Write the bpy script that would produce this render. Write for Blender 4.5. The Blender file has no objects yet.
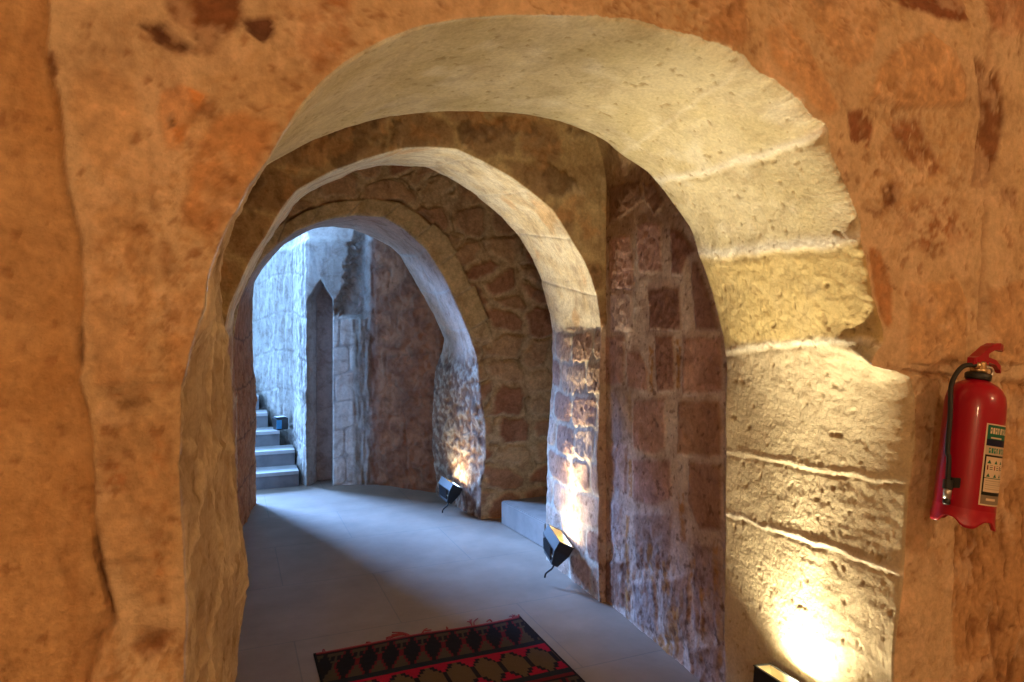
# Stone passage with a row of round arches - everything is built procedurally.
import bpy, bmesh, math, random
import numpy as np
from mathutils import Vector, Matrix

rng = random.Random(7)
col = bpy.context.scene.collection

# ------------------------------------------------------------------ camera frame
F = 678.0; CX, HY = 512.0, 326.0; EYE = 1.5
YAW = math.radians(22.6); SN, CS = math.sin(YAW), math.cos(YAW)

def ray(px, py):
    u = (px - CX) / F; v = (HY - py) / F
    return np.array([SN + u * CS, CS - u * SN, v])

def on_plane(px, py, y0, slope=0.0, x0=0.0):
    """point of the photo on the upright plane  Y = y0 + slope*(x0-X)"""
    d = ray(px, py)
    t = (y0 + slope * x0) / (d[1] + slope * d[0])
    return np.array([0, 0, EYE]) + d * t

def trace(pts, y0, slope=0.0, x0=0.0):
    out = np.array([on_plane(a, b, y0, slope, x0) for a, b in pts])
    out[0, 2] = -0.02; out[-1, 2] = -0.02
    return out

# ------------------------------------------------------------------ noise (numpy)
_r = np.random.RandomState(3)
_perm = np.concatenate([_r.permutation(256)] * 3).astype(np.int32)
_g = _r.normal(size=(256, 3)); _g /= np.linalg.norm(_g, axis=1)[:, None]; _g = _g.astype(np.float32)

def perlin(P):
    P = P.astype(np.float32)
    I = np.floor(P).astype(np.int32); f = P - I; I &= 255
    w = f * f * f * (f * (f * 6 - 15) + 10)
    r = 0
    for dx in (0, 1):
        a = _perm[I[:, 0] + dx]
        wx = w[:, 0] if dx else 1 - w[:, 0]
        for dy in (0, 1):
            b = _perm[a + I[:, 1] + dy]
            wy = wx * (w[:, 1] if dy else 1 - w[:, 1])
            for dz in (0, 1):
                h = _perm[b + I[:, 2] + dz]
                g = _g[h]
                d = g[:, 0] * (f[:, 0] - dx) + g[:, 1] * (f[:, 1] - dy) + g[:, 2] * (f[:, 2] - dz)
                r = r + wy * (w[:, 2] if dz else 1 - w[:, 2]) * d
    return r * 1.5

def fbm(P, freq, octv=4, gain=0.5, off=0.0, aniso=(1, 1, 1)):
    P = P * np.array(aniso) * freq + off
    a, s, n = 1.0, 0.0, 0.0
    for k in range(octv):
        s = s + a * perlin(P + 17.3 * k); n += a; a *= gain; P = P * 2.03
    return s / n

def sst(a, b, x):
    t = np.clip((x - a) / (b - a), 0, 1); return t * t * (3 - 2 * t)

def hash01(i, j, k=0):
    h = np.sin(i * 127.1 + j * 311.7 + k * 74.7) * 43758.5453
    return h - np.floor(h)

def mix(c1, c2, m):
    c1 = np.asarray(c1, dtype=np.float64); c2 = np.asarray(c2, dtype=np.float64)
    m = np.asarray(m)[..., None]
    return c1 * (1 - m) + c2 * m

def blocks(a, b, w, h, k=0, jit=0.35):
    """rough coursed masonry: (distance to joint in metres, random id 0..1)"""
    bb = b + 0.12 * h * np.sin(a / w * 1.7 + k)
    row = np.floor(bb / h)
    aa = a / w + hash01(row, 3.1, k) * 5
    c = np.floor(aa)
    jl = (hash01(row, c, k + 1) - .5) * jit; jr = (hash01(row, c + 1, k + 1) - .5) * jit
    left = c + jl; right = c + 1 + jr
    under = aa < left; over = aa > right
    c2 = np.where(under, c - 1, np.where(over, c + 1, c))
    l2 = c2 + (hash01(row, c2, k + 1) - .5) * jit; r2 = c2 + 1 + (hash01(row, c2 + 1, k + 1) - .5) * jit
    da = np.minimum(aa - l2, r2 - aa) * w
    fb = bb / h - row; db = np.minimum(fb, 1 - fb) * h
    k_ = 0.02
    d = -np.log(np.exp(-da / k_) + np.exp(-db / k_)) * k_
    return d, hash01(row, c2, k + 2)

def rubble(a, b, sa, sb, k=0, jit=0.8):
    """anisotropic Voronoi rubble: (distance to joint in metres, id)"""
    x = a / sa; y = b / sb
    ci = np.floor(x); cj = np.floor(y)
    F1 = np.full(x.shape, 9.0); F2 = np.full(x.shape, 9.0); ID = np.zeros(x.shape)
    for i in (-1, 0, 1):
        for j in (-1, 0, 1):
            u = ci + i; v = cj + j
            fx = u + .5 + (hash01(u, v, k) - .5) * jit; fy = v + .5 + (hash01(u, v, k + 5) - .5) * jit
            d = ((np.abs(fx - x)) ** 3 + (np.abs(fy - y)) ** 3) ** (1 / 3.)
            m = d < F1
            F2 = np.where(m, F1, np.minimum(F2, d)); ID = np.where(m, hash01(u, v, k + 9), ID); F1 = np.where(m, d, F1)
    return (F2 - F1) * .5 * min(sa, sb), ID

def poly_sd(x, y, poly):
    """signed distance to polygon, positive inside"""
    poly = np.asarray(poly, dtype=np.float64); n = len(poly)
    lo = poly.min(0) - .3; hi = poly.max(0) + .3
    out = np.full(x.shape, -1.0)
    m = (x > lo[0]) & (x < hi[0]) & (y > lo[1]) & (y < hi[1])
    if not m.any(): return out
    X = x[m]; Y = y[m]; d = np.full(X.shape, 1e9); ins = np.zeros(X.shape, bool)
    for i in range(n):
        a = poly[i]; b = poly[(i + 1) % n]; e = b - a
        t = np.clip(((X - a[0]) * e[0] + (Y - a[1]) * e[1]) / max(e @ e, 1e-12), 0, 1)
        d = np.minimum(d, np.hypot(X - a[0] - t * e[0], Y - a[1] - t * e[1]))
        c = (a[1] > Y) != (b[1] > Y)
        with np.errstate(divide='ignore', invalid='ignore'):
            xi = a[0] + (Y - a[1]) / (b[1] - a[1] if b[1] != a[1] else 1e-9) * (b[0] - a[0])
        ins ^= c & (X < xi)
    out[m] = np.where(ins, d, -d)
    return out

def line_d(x, y, pts):
    pts = np.asarray(pts, dtype=np.float64); d = np.full(x.shape, 1e9)
    for a, b in zip(pts[:-1], pts[1:]):
        e = b - a; t = np.clip(((x - a[0]) * e[0] + (y - a[1]) * e[1]) / max(e @ e, 1e-12), 0, 1)
        d = np.minimum(d, np.hypot(x - a[0] - t * e[0], y - a[1] - t * e[1]))
    return d

# ------------------------------------------------------------------ materials
def new_mat(name):
    m = bpy.data.materials.new(name); m.use_nodes = True
    nt = m.node_tree; b = nt.nodes['Principled BSDF']
    return m, nt, b

def plain(name, color, rough=.5, metal=0.0, coat=0.0, noise=0.0, nscale=30, bump=0.0):
    m, nt, b = new_mat(name)
    b.inputs['Roughness'].default_value = rough; b.inputs['Metallic'].default_value = metal
    b.inputs['Coat Weight'].default_value = coat
    tc = nt.nodes.new('ShaderNodeTexCoord'); n = nt.nodes.new('ShaderNodeTexNoise')
    n.inputs['Scale'].default_value = nscale; n.inputs['Detail'].default_value = 4
    nt.links.new(tc.outputs['Object'], n.inputs['Vector'])
    r = nt.nodes.new('ShaderNodeValToRGB')
    c = np.array(color)
    r.color_ramp.elements[0].color = (*(c * (1 - noise)), 1); r.color_ramp.elements[1].color = (*np.clip(c * (1 + noise), 0, 1), 1)
    r.color_ramp.elements[0].position = .3; r.color_ramp.elements[1].position = .7
    nt.links.new(n.outputs['Fac'], r.inputs['Fac']); nt.links.new(r.outputs['Color'], b.inputs['Base Color'])
    if bump:
        bp = nt.nodes.new('ShaderNodeBump'); bp.inputs['Strength'].default_value = bump; bp.inputs['Distance'].default_value = .002
        nt.links.new(n.outputs['Fac'], bp.inputs['Height']); nt.links.new(bp.outputs['Normal'], b.inputs['Normal'])
    return m

def stone_mat(name, rough=.92, grain=140., bump=.5, pits=60., dist=.006, var=.16, mott=.12):
    """base colour from the mesh's stone / mortar attribute, grain and pits from nodes"""
    m, nt, b = new_mat(name); L = nt.links.new
    b.inputs['Roughness'].default_value = rough; b.inputs['Specular IOR Level'].default_value = .12
    at = nt.nodes.new('ShaderNodeAttribute'); at.attribute_name = 'Col'
    tc = nt.nodes.new('ShaderNodeTexCoord')
    n1 = nt.nodes.new('ShaderNodeTexNoise'); n1.inputs['Scale'].default_value = grain; n1.inputs['Detail'].default_value = 3
    n2 = nt.nodes.new('ShaderNodeTexNoise'); n2.inputs['Scale'].default_value = pits; n2.inputs['Detail'].default_value = 6; n2.inputs['Roughness'].default_value = .65
    for n in (n1, n2): L(tc.outputs['Object'], n.inputs['Vector'])
    mr = nt.nodes.new('ShaderNodeMapRange')
    mr.inputs['From Min'].default_value = .3; mr.inputs['From Max'].default_value = .7
    mr.inputs['To Min'].default_value = 1 - var; mr.inputs['To Max'].default_value = 1 + var
    L(n2.outputs['Fac'], mr.inputs['Value'])
    mx = nt.nodes.new('ShaderNodeVectorMath'); mx.operation = 'SCALE'
    L(at.outputs['Color'], mx.inputs[0]); L(mr.outputs['Result'], mx.inputs['Scale'])
    n3 = nt.nodes.new('ShaderNodeTexNoise'); n3.inputs['Scale'].default_value = 9; n3.inputs['Detail'].default_value = 9; n3.inputs['Roughness'].default_value = .68; n3.inputs['Distortion'].default_value = .6
    L(tc.outputs['Object'], n3.inputs['Vector'])
    cr = nt.nodes.new('ShaderNodeValToRGB'); e = cr.color_ramp.elements
    e[0].position = .33; e[0].color = (1 - 2.6 * mott, 1 - 3.1 * mott, 1 - 3.4 * mott, 1); e[1].position = .52; e[1].color = (1, 1, 1, 1)
    e2 = e.new(.70); e2.color = (1 + mott, 1 + mott, 1 + mott, 1)
    L(n3.outputs['Fac'], cr.inputs['Fac'])
    mm = nt.nodes.new('ShaderNodeVectorMath'); mm.operation = 'MULTIPLY'; L(mx.outputs['Vector'], mm.inputs[0]); L(cr.outputs['Color'], mm.inputs[1])
    L(mm.outputs['Vector'], b.inputs['Base Color'])
    ad = nt.nodes.new('ShaderNodeMath'); ad.operation = 'ADD'
    mu = nt.nodes.new('ShaderNodeMath'); mu.operation = 'MULTIPLY'; mu.inputs[1].default_value = .35
    L(n1.outputs['Fac'], mu.inputs[0]); L(mu.outputs[0], ad.inputs[0]); L(n2.outputs['Fac'], ad.inputs[1])
    bp = nt.nodes.new('ShaderNodeBump'); bp.inputs['Strength'].default_value = bump; bp.inputs['Distance'].default_value = dist
    L(ad.outputs[0], bp.inputs['Height']); L(bp.outputs['Normal'], b.inputs['Normal'])
    return m

M_PLASTER = stone_mat('warm_plaster_stone', bump=.8, pits=55, dist=.006, var=.16, mott=.085)
M_TUFF = stone_mat('pitted_tuff', bump=.55, pits=95, grain=230, dist=.005, var=.14, mott=.08)
M_RUBBLE = stone_mat('rubble_masonry', bump=.6, pits=60, dist=.006, var=.2)
M_COURT = stone_mat('chiselled_ashlar', bump=.6, pits=40, dist=.008, var=.12)
M_ATTR = stone_mat('woven_wool', bump=.6, pits=260, grain=600, dist=.002, var=.18, mott=.02)
M_PRINT = stone_mat('printed_paper', bump=.02, pits=20, dist=.0005, var=.03, mott=.0); M_PRINT.node_tree.nodes['Principled BSDF'].inputs['Roughness'].default_value = .45

# ------------------------------------------------------------------ object helpers
def tag(o, label=None, cat=None, group=None, kind=None):
    if label: o['label'] = label
    if cat: o['category'] = cat
    if group: o['group'] = group
    if kind: o['kind'] = kind
    return o

def link(name, me, mat, parent=None):
    o = bpy.data.objects.new(name, me); col.objects.link(o)
    if mat is not None: me.materials.append(mat)
    if parent is not None: o.parent = parent
    return o

def empty(name, loc=(0, 0, 0)):
    o = bpy.data.objects.new(name, None); col.objects.link(o); o.location = loc; o.empty_display_size = .1
    return o

def grid_mesh(name, V, C=None, smooth=True, flip=False, keep=None):
    """V (n,m,3) grid -> mesh; C (n,m,3) linear colours"""
    n, m = V.shape[:2]
    idx = np.arange(n * m).reshape(n, m)
    q = np.stack([idx[:-1, :-1], idx[:-1, 1:], idx[1:, 1:], idx[1:, :-1]], -1)
    if flip: q = q[..., ::-1]
    q = q.reshape(-1, 4)
    vv = V.reshape(-1, 3); cc = None if C is None else C.reshape(-1, 3)
    if keep is not None:
        q = q[keep[:-1, :-1].reshape(-1)]
        used = np.unique(q); remap = np.full(n * m, -1, np.int64); remap[used] = np.arange(len(used))
        q = remap[q]; vv = vv[used]
        if cc is not None: cc = cc[used]
    me = bpy.data.meshes.new(name)
    me.vertices.add(len(vv)); me.vertices.foreach_set('co', np.ascontiguousarray(vv, np.float32).ravel())
    me.loops.add(len(q) * 4); me.loops.foreach_set('vertex_index', q.astype(np.int32).ravel())
    me.polygons.add(len(q)); me.polygons.foreach_set('loop_start', np.arange(0, len(q) * 4, 4, dtype=np.int32))
    me.update(calc_edges=True)
    me.polygons.foreach_set('use_smooth', np.full(len(q), smooth, bool))
    if cc is not None:
        a = me.color_attributes.new('Col', 'FLOAT_COLOR', 'POINT')
        rgba = np.ones((len(vv), 4), np.float32); rgba[:, :3] = np.clip(cc, .004, .95)
        a.data.foreach_set('color', rgba.ravel())
    me.validate()
    return me

def bm_mesh(name, bm, smooth=False):
    me = bpy.data.meshes.new(name); bmesh.ops.recalc_face_normals(bm, faces=bm.faces)
    bm.to_mesh(me); bm.free()
    for p in me.polygons: p.use_smooth = smooth
    return me

def box(bm, lo, hi, bev=0.0):
    r = bmesh.ops.create_cube(bm, size=1.0)
    for v in r['verts']:
        v.co = Vector([lo[i] + (v.co[i] + .5) * (hi[i] - lo[i]) for i in range(3)])
    if bev:
        es = list({e for v in r['verts'] for e in v.link_edges})
        bmesh.ops.bevel(bm, geom=es, offset=bev, segments=2, affect='EDGES', profile=.6)

def prism(bm, ring0, ring1):
    a = [bm.verts.new(p) for p in ring0]; b = [bm.verts.new(p) for p in ring1]; n = len(a)
    bm.faces.new(a); bm.faces.new(b[::-1])
    for i in range(n): bm.faces.new((a[i], b[i], b[(i + 1) % n], a[(i + 1) % n]))

def tube(bm, pts, rad, seg=12, caps=True):
    pts = [Vector(p) for p in pts]; rings = []
    up = Vector((0, 0, 1)); prev = None
    for i, p in enumerate(pts):
        d = (pts[min(i + 1, len(pts) - 1)] - pts[max(i - 1, 0)]).normalized()
        if prev is None:
            x = d.cross(up if abs(d.dot(up)) < .95 else Vector((1, 0, 0))).normalized()
        else:
            x = (prev - d * prev.dot(d)).normalized()
        prev = x; y = d.cross(x)
        r = rad[i] if isinstance(rad, (list, tuple)) else rad
        rings.append([bm.verts.new(p + (x * math.cos(k * 2 * math.pi / seg) + y * math.sin(k * 2 * math.pi / seg)) * r) for k in range(seg)])
    for a, b in zip(rings[:-1], rings[1:]):
        for k in range(seg): bm.faces.new((a[k], a[(k + 1) % seg], b[(k + 1) % seg], b[k]))
    if caps: bm.faces.new(rings[0][::-1]); bm.faces.new(rings[-1])

def spline(pts, n=8):
    P = [np.array(p, float) for p in pts]; P = [2 * P[0] - P[1]] + P + [2 * P[-1] - P[-2]]; out = []
    for i in range(1, len(P) - 2):
        for k in range(n):
            t = k / n; a, b, c, d = P[i - 1:i + 3]
            out.append(.5 * (2 * b + (c - a) * t + (2 * a - 5 * b + 4 * c - d) * t * t + (3 * b - a - 3 * c + d) * t ** 3))
    out.append(P[-2]); return [tuple(p) for p in out]

def lathe(bm, prof, seg=48):
    rings = []
    for r, z in prof:
        rings.append([bm.verts.new((r * math.cos(k * 2 * math.pi / seg), r * math.sin(k * 2 * math.pi / seg), z)) for k in range(seg)])
    for a, b in zip(rings[:-1], rings[1:]):
        for k in range(seg): bm.faces.new((a[k], a[(k + 1) % seg], b[(k + 1) % seg], b[k]))
    return rings

# ================================================================== THE TUNNEL SHEET
Y0, Y1, Y2, Y3, Y4, Y5 = 1.353, 2.115, 3.22, 3.95, 4.95, 5.80
BS = 0.23                                        # skew of the last arch's rear plane

A0F = [(187, 700), (186, 682), (186, 607), (183, 553), (181, 500), (181, 460), (184, 420), (183, 390), (190, 350), (198, 320), (205, 290), (212, 262), (228, 225), (247, 190), (268, 163),
       (285, 135), (302, 107), (325, 82), (350, 62), (385, 42), (420, 28), (460, 20), (510, 16), (560, 17), (600, 18), (630, 20), (676, 32), (711, 42), (743, 56), (757, 72), (778, 85), (799, 102),
       (811, 118), (827, 128), (828, 152), (845, 190), (861, 226), (858, 240), (866, 268), (871, 295), (881, 328), (883, 343), (873, 355), (869, 366), (893, 371), (910, 377), (915, 396), (915, 440), (907, 497), (903, 578), (893, 660), (892, 700)]
A0B = [(232, 700), (232, 682), (240, 640), (243, 600), (247, 564), (241, 528), (240, 490), (236, 440), (231, 400), (226, 360), (223, 330), (220, 300), (204, 262), (218, 215), (242, 184), (268, 165),
       (290, 153), (310, 142), (340, 130), (380, 119), (410, 115), (440, 112), (470, 111), (500, 112), (530, 115), (560, 121), (588, 131), (605, 140), (622, 155), (634, 162), (650, 174), (660, 187), (678, 210),
       (692, 231), (698, 252), (706, 275), (717, 312), (723, 335), (726, 365), (725, 420), (725, 500), (724, 600), (724, 700)]
A1F = [(226, 600), (226, 500), (225, 400), (224, 330), (230, 305), (237, 290), (252, 258), (266, 237), (275, 221), (285, 204), (297, 191), (334, 171), (362, 161), (402, 149), (430, 148), (456, 150), (483, 163),
       (510, 178), (530, 193), (552, 211), (562, 226), (572, 243), (584, 262), (591, 278), (597, 298), (602, 328), (601, 345), (600, 380), (599, 420), (597, 460), (599, 500), (598, 540), (600, 600)]
A1B = [(236, 600), (236, 500), (236, 400), (232, 360), (232, 330), (234, 312), (240, 298), (255, 266), (266, 245), (276, 230), (298, 199), (310, 191), (334, 181), (357, 170), (380, 166), (390, 165), (426, 167), (447, 177), (471, 192),
       (496, 212), (517, 234), (530, 256), (540, 278), (547, 305), (552, 331), (553, 378), (551, 397), (549, 427), (546, 450), (547, 473), (546, 510), (545, 560)]
A2F = [(231, 520), (231, 400), (233, 330), (238, 300), (250, 275), (262, 258), (278, 243), (294, 231), (320, 221), (334, 218), (355, 215), (383, 217), (404, 230), (426, 250), (444, 278), (458, 309), (470, 338), (476, 357),
       (480, 391), (485, 430), (485, 460), (480, 490), (480, 530)]
A2B = [(256, 520), (256, 450), (257, 400), (254, 360), (253, 330), (253, 300), (254, 283), (262, 270), (283, 245), (300, 235), (312, 229), (332, 227), (350, 229), (369, 236), (390, 247), (400, 256), (418, 288), (433, 314), (444, 339), (441, 352),
       (434, 370), (432, 400), (431, 440), (434, 470), (437, 520)]

a0f, a0b = trace(A0F, Y0), trace(A0B, Y1)
a1f, a1b = trace(A1F, Y2), trace(A1B, Y3)
a2f, a2b = trace(A2F, Y4), trace(A2B, Y5, BS, 1.72)

NS = 860
def resample(P, n=NS, smooth=2):
    L = np.concatenate([[0], np.cumsum(np.linalg.norm(np.diff(P, axis=0), axis=1))])
    s = np.linspace(0, L[-1], n)
    Q = np.stack([np.interp(s, L, P[:, i]) for i in range(3)], -1)
    for _ in range(smooth):
        Q[1:-1] = (Q[:-2] + 2 * Q[1:-1] + Q[2:]) / 4
    return Q, s

def flat(pts, y): return np.array([(x, y, z) for x, z in pts], float)

k1, s1 = resample(a0f, smooth=4)
k2, s2 = resample(a0b, smooth=10)
bprof = lambda R, y: flat([(-.09, -.02), (-.09, 1.9), (.05, 2.35), (.45, 2.68), (.95, 2.8), (1.45, 2.76), (R - .1, 2.62), (R, 2.35), (R, -.02)], y)
k3, s3 = resample(bprof(1.825, Y1 + .01), smooth=60)
k4, s4 = resample(bprof(1.893, Y2 - .005), smooth=60)
k5, s5 = resample(a1f, smooth=10)
k6, s6 = resample(a1b, smooth=10)
cprof = lambda y: flat([(-.12, -.02), (-.12, 1.9), (.2, 2.6), (.9, 2.9), (1.8, 2.9), (2.6, 2.6), (3.0, 2.0), (3.0, -.02)], y)
k7, s7 = resample(cprof(Y3 + .01), smooth=40)
k8, s8 = resample(cprof(Y4 - .01), smooth=40)
k9, s9 = resample(a2f, smooth=8)
k10, s10 = resample(a2b, smooth=8)

def outer_rect(K, cx, cz, X0, X1, Z1, y):
    """where rays from the arch centre (or level lines below it) meet a rectangle"""
    out = K.copy()
    for i, p in enumerate(K):
        if p[2] < cz:
            out[i] = (X0 if p[0] < cx else X1, y, p[2])
        else:
            dx, dz = p[0] - cx, p[2] - cz
            t = min(((X1 - cx) / dx) if dx > 1e-6 else ((X0 - cx) / dx if dx < -1e-6 else 1e9), ((Z1 - cz) / dz) if dz > 1e-6 else 1e9)
            out[i] = (cx + dx * t, y, cz + dz * t)
    return out

km = outer_rect(k1, .85, 1.5, -.50, 2.45, 2.68, Y0)
k0 = outer_rect(k1, .85, 1.5, -1.6, 3.6, 3.0, Y0)
k11 = k10.copy()
for i, p in enumerate(outer_rect(k10, .95, 1.4, -3.0, 2.3, 3.3, 0)):
    k11[i] = (p[0], Y5 + BS * (1.72 - p[0]) + .0, p[2])

SEG = [(k0, km, 8, 'front'), (km, k1, 120, 'front'), (k1, k2, 150, 'arch0'), (k2, k3, 7, 'B'), (k3, k4, 180, 'B'), (k4, k5, 44, 'face1'),
       (k5, k6, 120, 'arch1'), (k6, k7, 40, 'C'), (k7, k8, 50, 'C'), (k8, k9, 120, 'face2'), (k9, k10, 120, 'arch2'), (k10, k11, 30, 'outer')]
cols_, seg_id, seg_t = [], [], []
def smoothed(K, it):
    K = K.copy()
    for _ in range(it): K[1:-1] = (K[:-2] + 2 * K[1:-1] + K[2:]) / 4
    return K
lw_ = sst(.50, .40, np.arange(NS) / NS)[:, None]
k1s, k2s = smoothed(k1, 1500) * (1 - lw_) + smoothed(k1, 60) * lw_, smoothed(k2, 1500) * (1 - lw_) + smoothed(k2, 60) * lw_
LED = np.exp(-((np.arange(NS) - np.argmin(np.abs(k1[:, 2] - 1.39) + (k1[:, 0] < .9) * 9)) / 22.) ** 2)
for i, (A, Bk, n, nm) in enumerate(SEG):
    for j in range(n):
        t = j / n
        if nm == 'arch0':
            wf = np.exp(-t / .05) * (1 - LED) + np.exp(-t / .13) * LED
            wb_ = np.exp(-(1 - t) / .08)
            cols_.append((k1s + (k2s - k1s) * t) + (k1 - k1s) * wf[:, None] + (k2 - k2s) * wb_)
        else: cols_.append(A + (Bk - A) * t);
        seg_id.append(i); seg_t.append(t)
cols_.append(SEG[-1][1]); seg_id.append(len(SEG) - 1); seg_t.append(1.0)
G = np.stack(cols_, 1)                        # (NS, NT, 3)
NT = G.shape[1]; seg_id = np.array(seg_id); seg_t = np.array(seg_t)
start = [int(np.argmax(seg_id == i)) for i in range(len(SEG))] + [NT - 1]
# round the arrises along the tunnel direction
rb = {start[2]: 3, start[3]: 2, start[6]: 3, start[7]: 5, start[10]: 4, start[11]: 4, start[5]: 2}
base = G.copy()
for c, it in rb.items():
    for _ in range(it):
        a, b = c - 5, c + 6
        G[:, a:b] = (G[:, a - 1:b - 1] + 2 * G[:, a:b] + G[:, a + 1:b + 1]) / 4
du = np.gradient(G, axis=0); dv = np.gradient(G, axis=1)
N = np.cross(dv, du); N /= np.maximum(np.linalg.norm(N, axis=2, keepdims=True), 1e-9)
# degenerate narrow steps: smooth the normals across them
for _ in range(6):
    N[:, 1:-1] = (N[:, :-2] + 2 * N[:, 1:-1] + N[:, 2:]) / 4
    N[1:-1] = (N[:-2] + 2 * N[1:-1] + N[2:]) / 4
N /= np.maximum(np.linalg.norm(N, axis=2, keepdims=True), 1e-9)

D = np.zeros((NS, NT)); C = np.zeros((NS, NT, 3))
def cols(*ids): return np.concatenate([np.arange(start[i], start[i + 1]) for i in ids])

# ---------- front wall: smeared plaster over big field stones
def pp(pts): return [tuple(on_plane(a, b, Y0)[[0, 2]]) for a, b in pts]
c = cols(0, 1); P = G[:, c].reshape(-1, 3); x, z = P[:, 0], P[:, 2]
wx = x + .018 * fbm(P, 7, 3) + .006 * fbm(P, 40, 2, off=5); wz = z + .018 * fbm(P, 7, 3, off=31) + .006 * fbm(P, 40, 2, off=9)
lo = fbm(P, 3, 4, off=2); hi = fbm(P, 26, 4, off=8)
PL = (.60, .45, .29)
colr = mix(PL, (.54, .38, .22), sst(-.25, .45, lo)); colr = mix(colr, (.70, .50, .32), sst(.1, .6, fbm(P, 5, 3, off=40)))
d = .010 * fbm(P, 4.5, 4) + .003 * hi
n_mid = fbm(P, 14, 4, off=77); n_fin = .55 * n_mid + .6 * fbm(P, 48, 3, .6, off=177)
# left bay, set back behind a ragged plaster edge
EDGE = pp([(48, -40), (50, 20), (48, 50), (52, 70), (60, 100), (63, 160), (68, 190), (80, 235), (84, 290), (81, 340), (80, 380), (90, 420), (92, 460), (97, 520), (100, 560), (108, 600), (115, 622), (100, 640), (85, 700), (80, 760)])
ez = np.array([p[1] for p in EDGE])[::-1]; ex = np.array([p[0] for p in EDGE])[::-1]
sd = wx * .4 + x * .6 - np.interp(z, ez, ex)
left = sst(.003, -.005, sd)
colr = mix(colr, mix((.55, .35, .18), (.47, .27, .12), sst(-.3, .5, fbm(P, 9, 4, off=3, aniso=(1, 1, .6)))), left)
d = d - .013 * left + .003 * np.exp(-(np.maximum(sd, 0) / .02) ** 2) * (1 - left)
crk = np.exp(-(sd / .006) ** 2) * sst(-.2, .1, fbm(P, 6, 3, off=12)) * sst(2.0, 1.2, z)
colr = mix(colr, (.08, .03, .015), .95 * crk); d = d - .012 * crk
def stone(poly, tint, amt=.6, lift=.004, soft=.012, blot=.0):
    global colr, d
    q = poly_sd(wx, wz, pp(poly)); m = sst(-soft, soft, q)
    v = m * amt * (1 if not blot else sst(-.10, .14, n_fin + blot))
    colr = mix(colr, np.array(tint) * (1 + .5 * hi[:, None] + .5 * n_fin[:, None]), np.minimum(v * 1.12, .95))
    d += lift * m + .004 * m * n_mid
ST = (.46, .28, .14)
stone([(163, 92), (180, 84), (208, 95), (205, 108), (195, 120), (185, 150), (172, 148), (163, 120)], (.56, .25, .09), .85, .006, .006)
stone([(185, 205), (200, 150), (215, 120), (245, 112), (275, 122), (265, 160), (235, 205), (215, 240), (190, 222)], (.52, .25, .10), .65, .005, .014)
stone([(75, 80), (100, 60), (135, 85), (150, 130), (152, 195), (135, 205), (105, 190), (80, 150), (68, 110)], (.55, .36, .20), .7)
stone([(82, 190), (100, 195), (150, 215), (153, 280), (148, 378), (95, 388), (88, 300)], (.54, .34, .18), .6)
stone([(158, 238), (170, 243), (172, 272), (162, 278)], (.33, .20, .11), .75, -.004, .008)
stone([(168, 295), (195, 288), (192, 340), (180, 385), (164, 380)], (.50, .29, .14), .6)
stone([(95, 422), (172, 416), (177, 460), (172, 600), (150, 605), (115, 565), (98, 500)], ST, .5)
stone([(140, 440), (165, 430), (168, 590), (158, 600), (150, 560)], (.40, .20, .09), .6, -.002, .02, -.05)
stone([(170, 118), (178, 112), (180, 125), (172, 128)], (.14, .06, .03), .9, -.004, .004, .3)
stone([(318, 130), (335, 118), (340, 130), (328, 140)], (.22, .09, .04), .8, -.003, .006, .2)
stone([(47, 52), (56, 50), (62, 70), (54, 80)], (.20, .08, .04), .8, -.006, .006, .2)
stone([(110, 400), (140, 392), (148, 404), (118, 410)], (.28, .17, .09), .75, -.003, .006, .2)
stone([(100, 455), (125, 470), (128, 490), (104, 492)], (.36, .17, .08), .75, -.002, .010, .1)
stone([(78, 650), (102, 618), (112, 620), (105, 650), (85, 690)], (.28, .15, .08), .75, -.006, .010, .15)
stone([(130, 650), (150, 630), (175, 632), (160, 655), (145, 662)], (.26, .12, .06), .7, -.006, .01)
stone([(78, 660), (100, 625), (118, 615), (118, 680), (80, 720)], (.42, .24, .12), .7, .006)
stone([(165, -5), (245, -5), (243, 18), (235, 28), (215, 42), (205, 60), (185, 30), (172, 22)], (.20, .08, .035), .92, -.006, .010, .42)
stone([(138, 22), (165, 22), (182, 40), (198, 56), (175, 54), (152, 40)], (.11, .045, .025), .95, -.008, .008, .48)
stone([(243, 18), (272, 17), (272, 32), (258, 38), (246, 30)], (.12, .05, .03), .9, -.008, .005, .4)
stone([(296, 20), (330, -5), (350, -5), (345, 60), (318, 72), (300, 50)], (.34, .15, .06), .8, .0, .02, .2)
stone([(868, 100), (880, 70), (905, 42), (930, 30), (955, 50), (966, 76), (965, 104), (900, 108)], (.56, .34, .18), .85, .009, .008)
stone([(800, -5), (872, -5), (879, 30), (870, 62), (850, 70), (830, 50), (815, 20)], (.58, .36, .20), .7, .005)
stone([(768, 30), (790, 22), (815, 60), (838, 110), (826, 118), (800, 95), (775, 60)], (.60, .34, .17), .6, .003)
stone([(700, -5), (745, -5), (748, 38), (735, 50), (712, 40)], (.48, .25, .12), .6)
stone([(888, -5), (960, -5), (967, 21), (935, 17), (905, 8)], (.22, .08, .04), .9, .004, .006, .3)
stone([(983, -5), (1030, -5), (1030, 30), (1000, 40), (985, 20)], (.42, .20, .11), .7, .004)
stone([(847, 112), (866, 108), (873, 125), (869, 149), (852, 142)], (.25, .10, .05), .85, -.004, .007, .25)
stone([(888, 122), (915, 117), (932, 150), (945, 172), (925, 175), (905, 152)], (.28, .12, .06), .88, -.002, .012, .15)
stone([(879, 186), (895, 180), (904, 200), (885, 208)], (.19, .08, .04), .85, -.004, .008, .2)
stone([(975, 55), (998, 70), (1005, 120), (988, 190), (974, 188), (980, 120)], (.20, .085, .04), .9, -.008, .010, .3)
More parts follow.
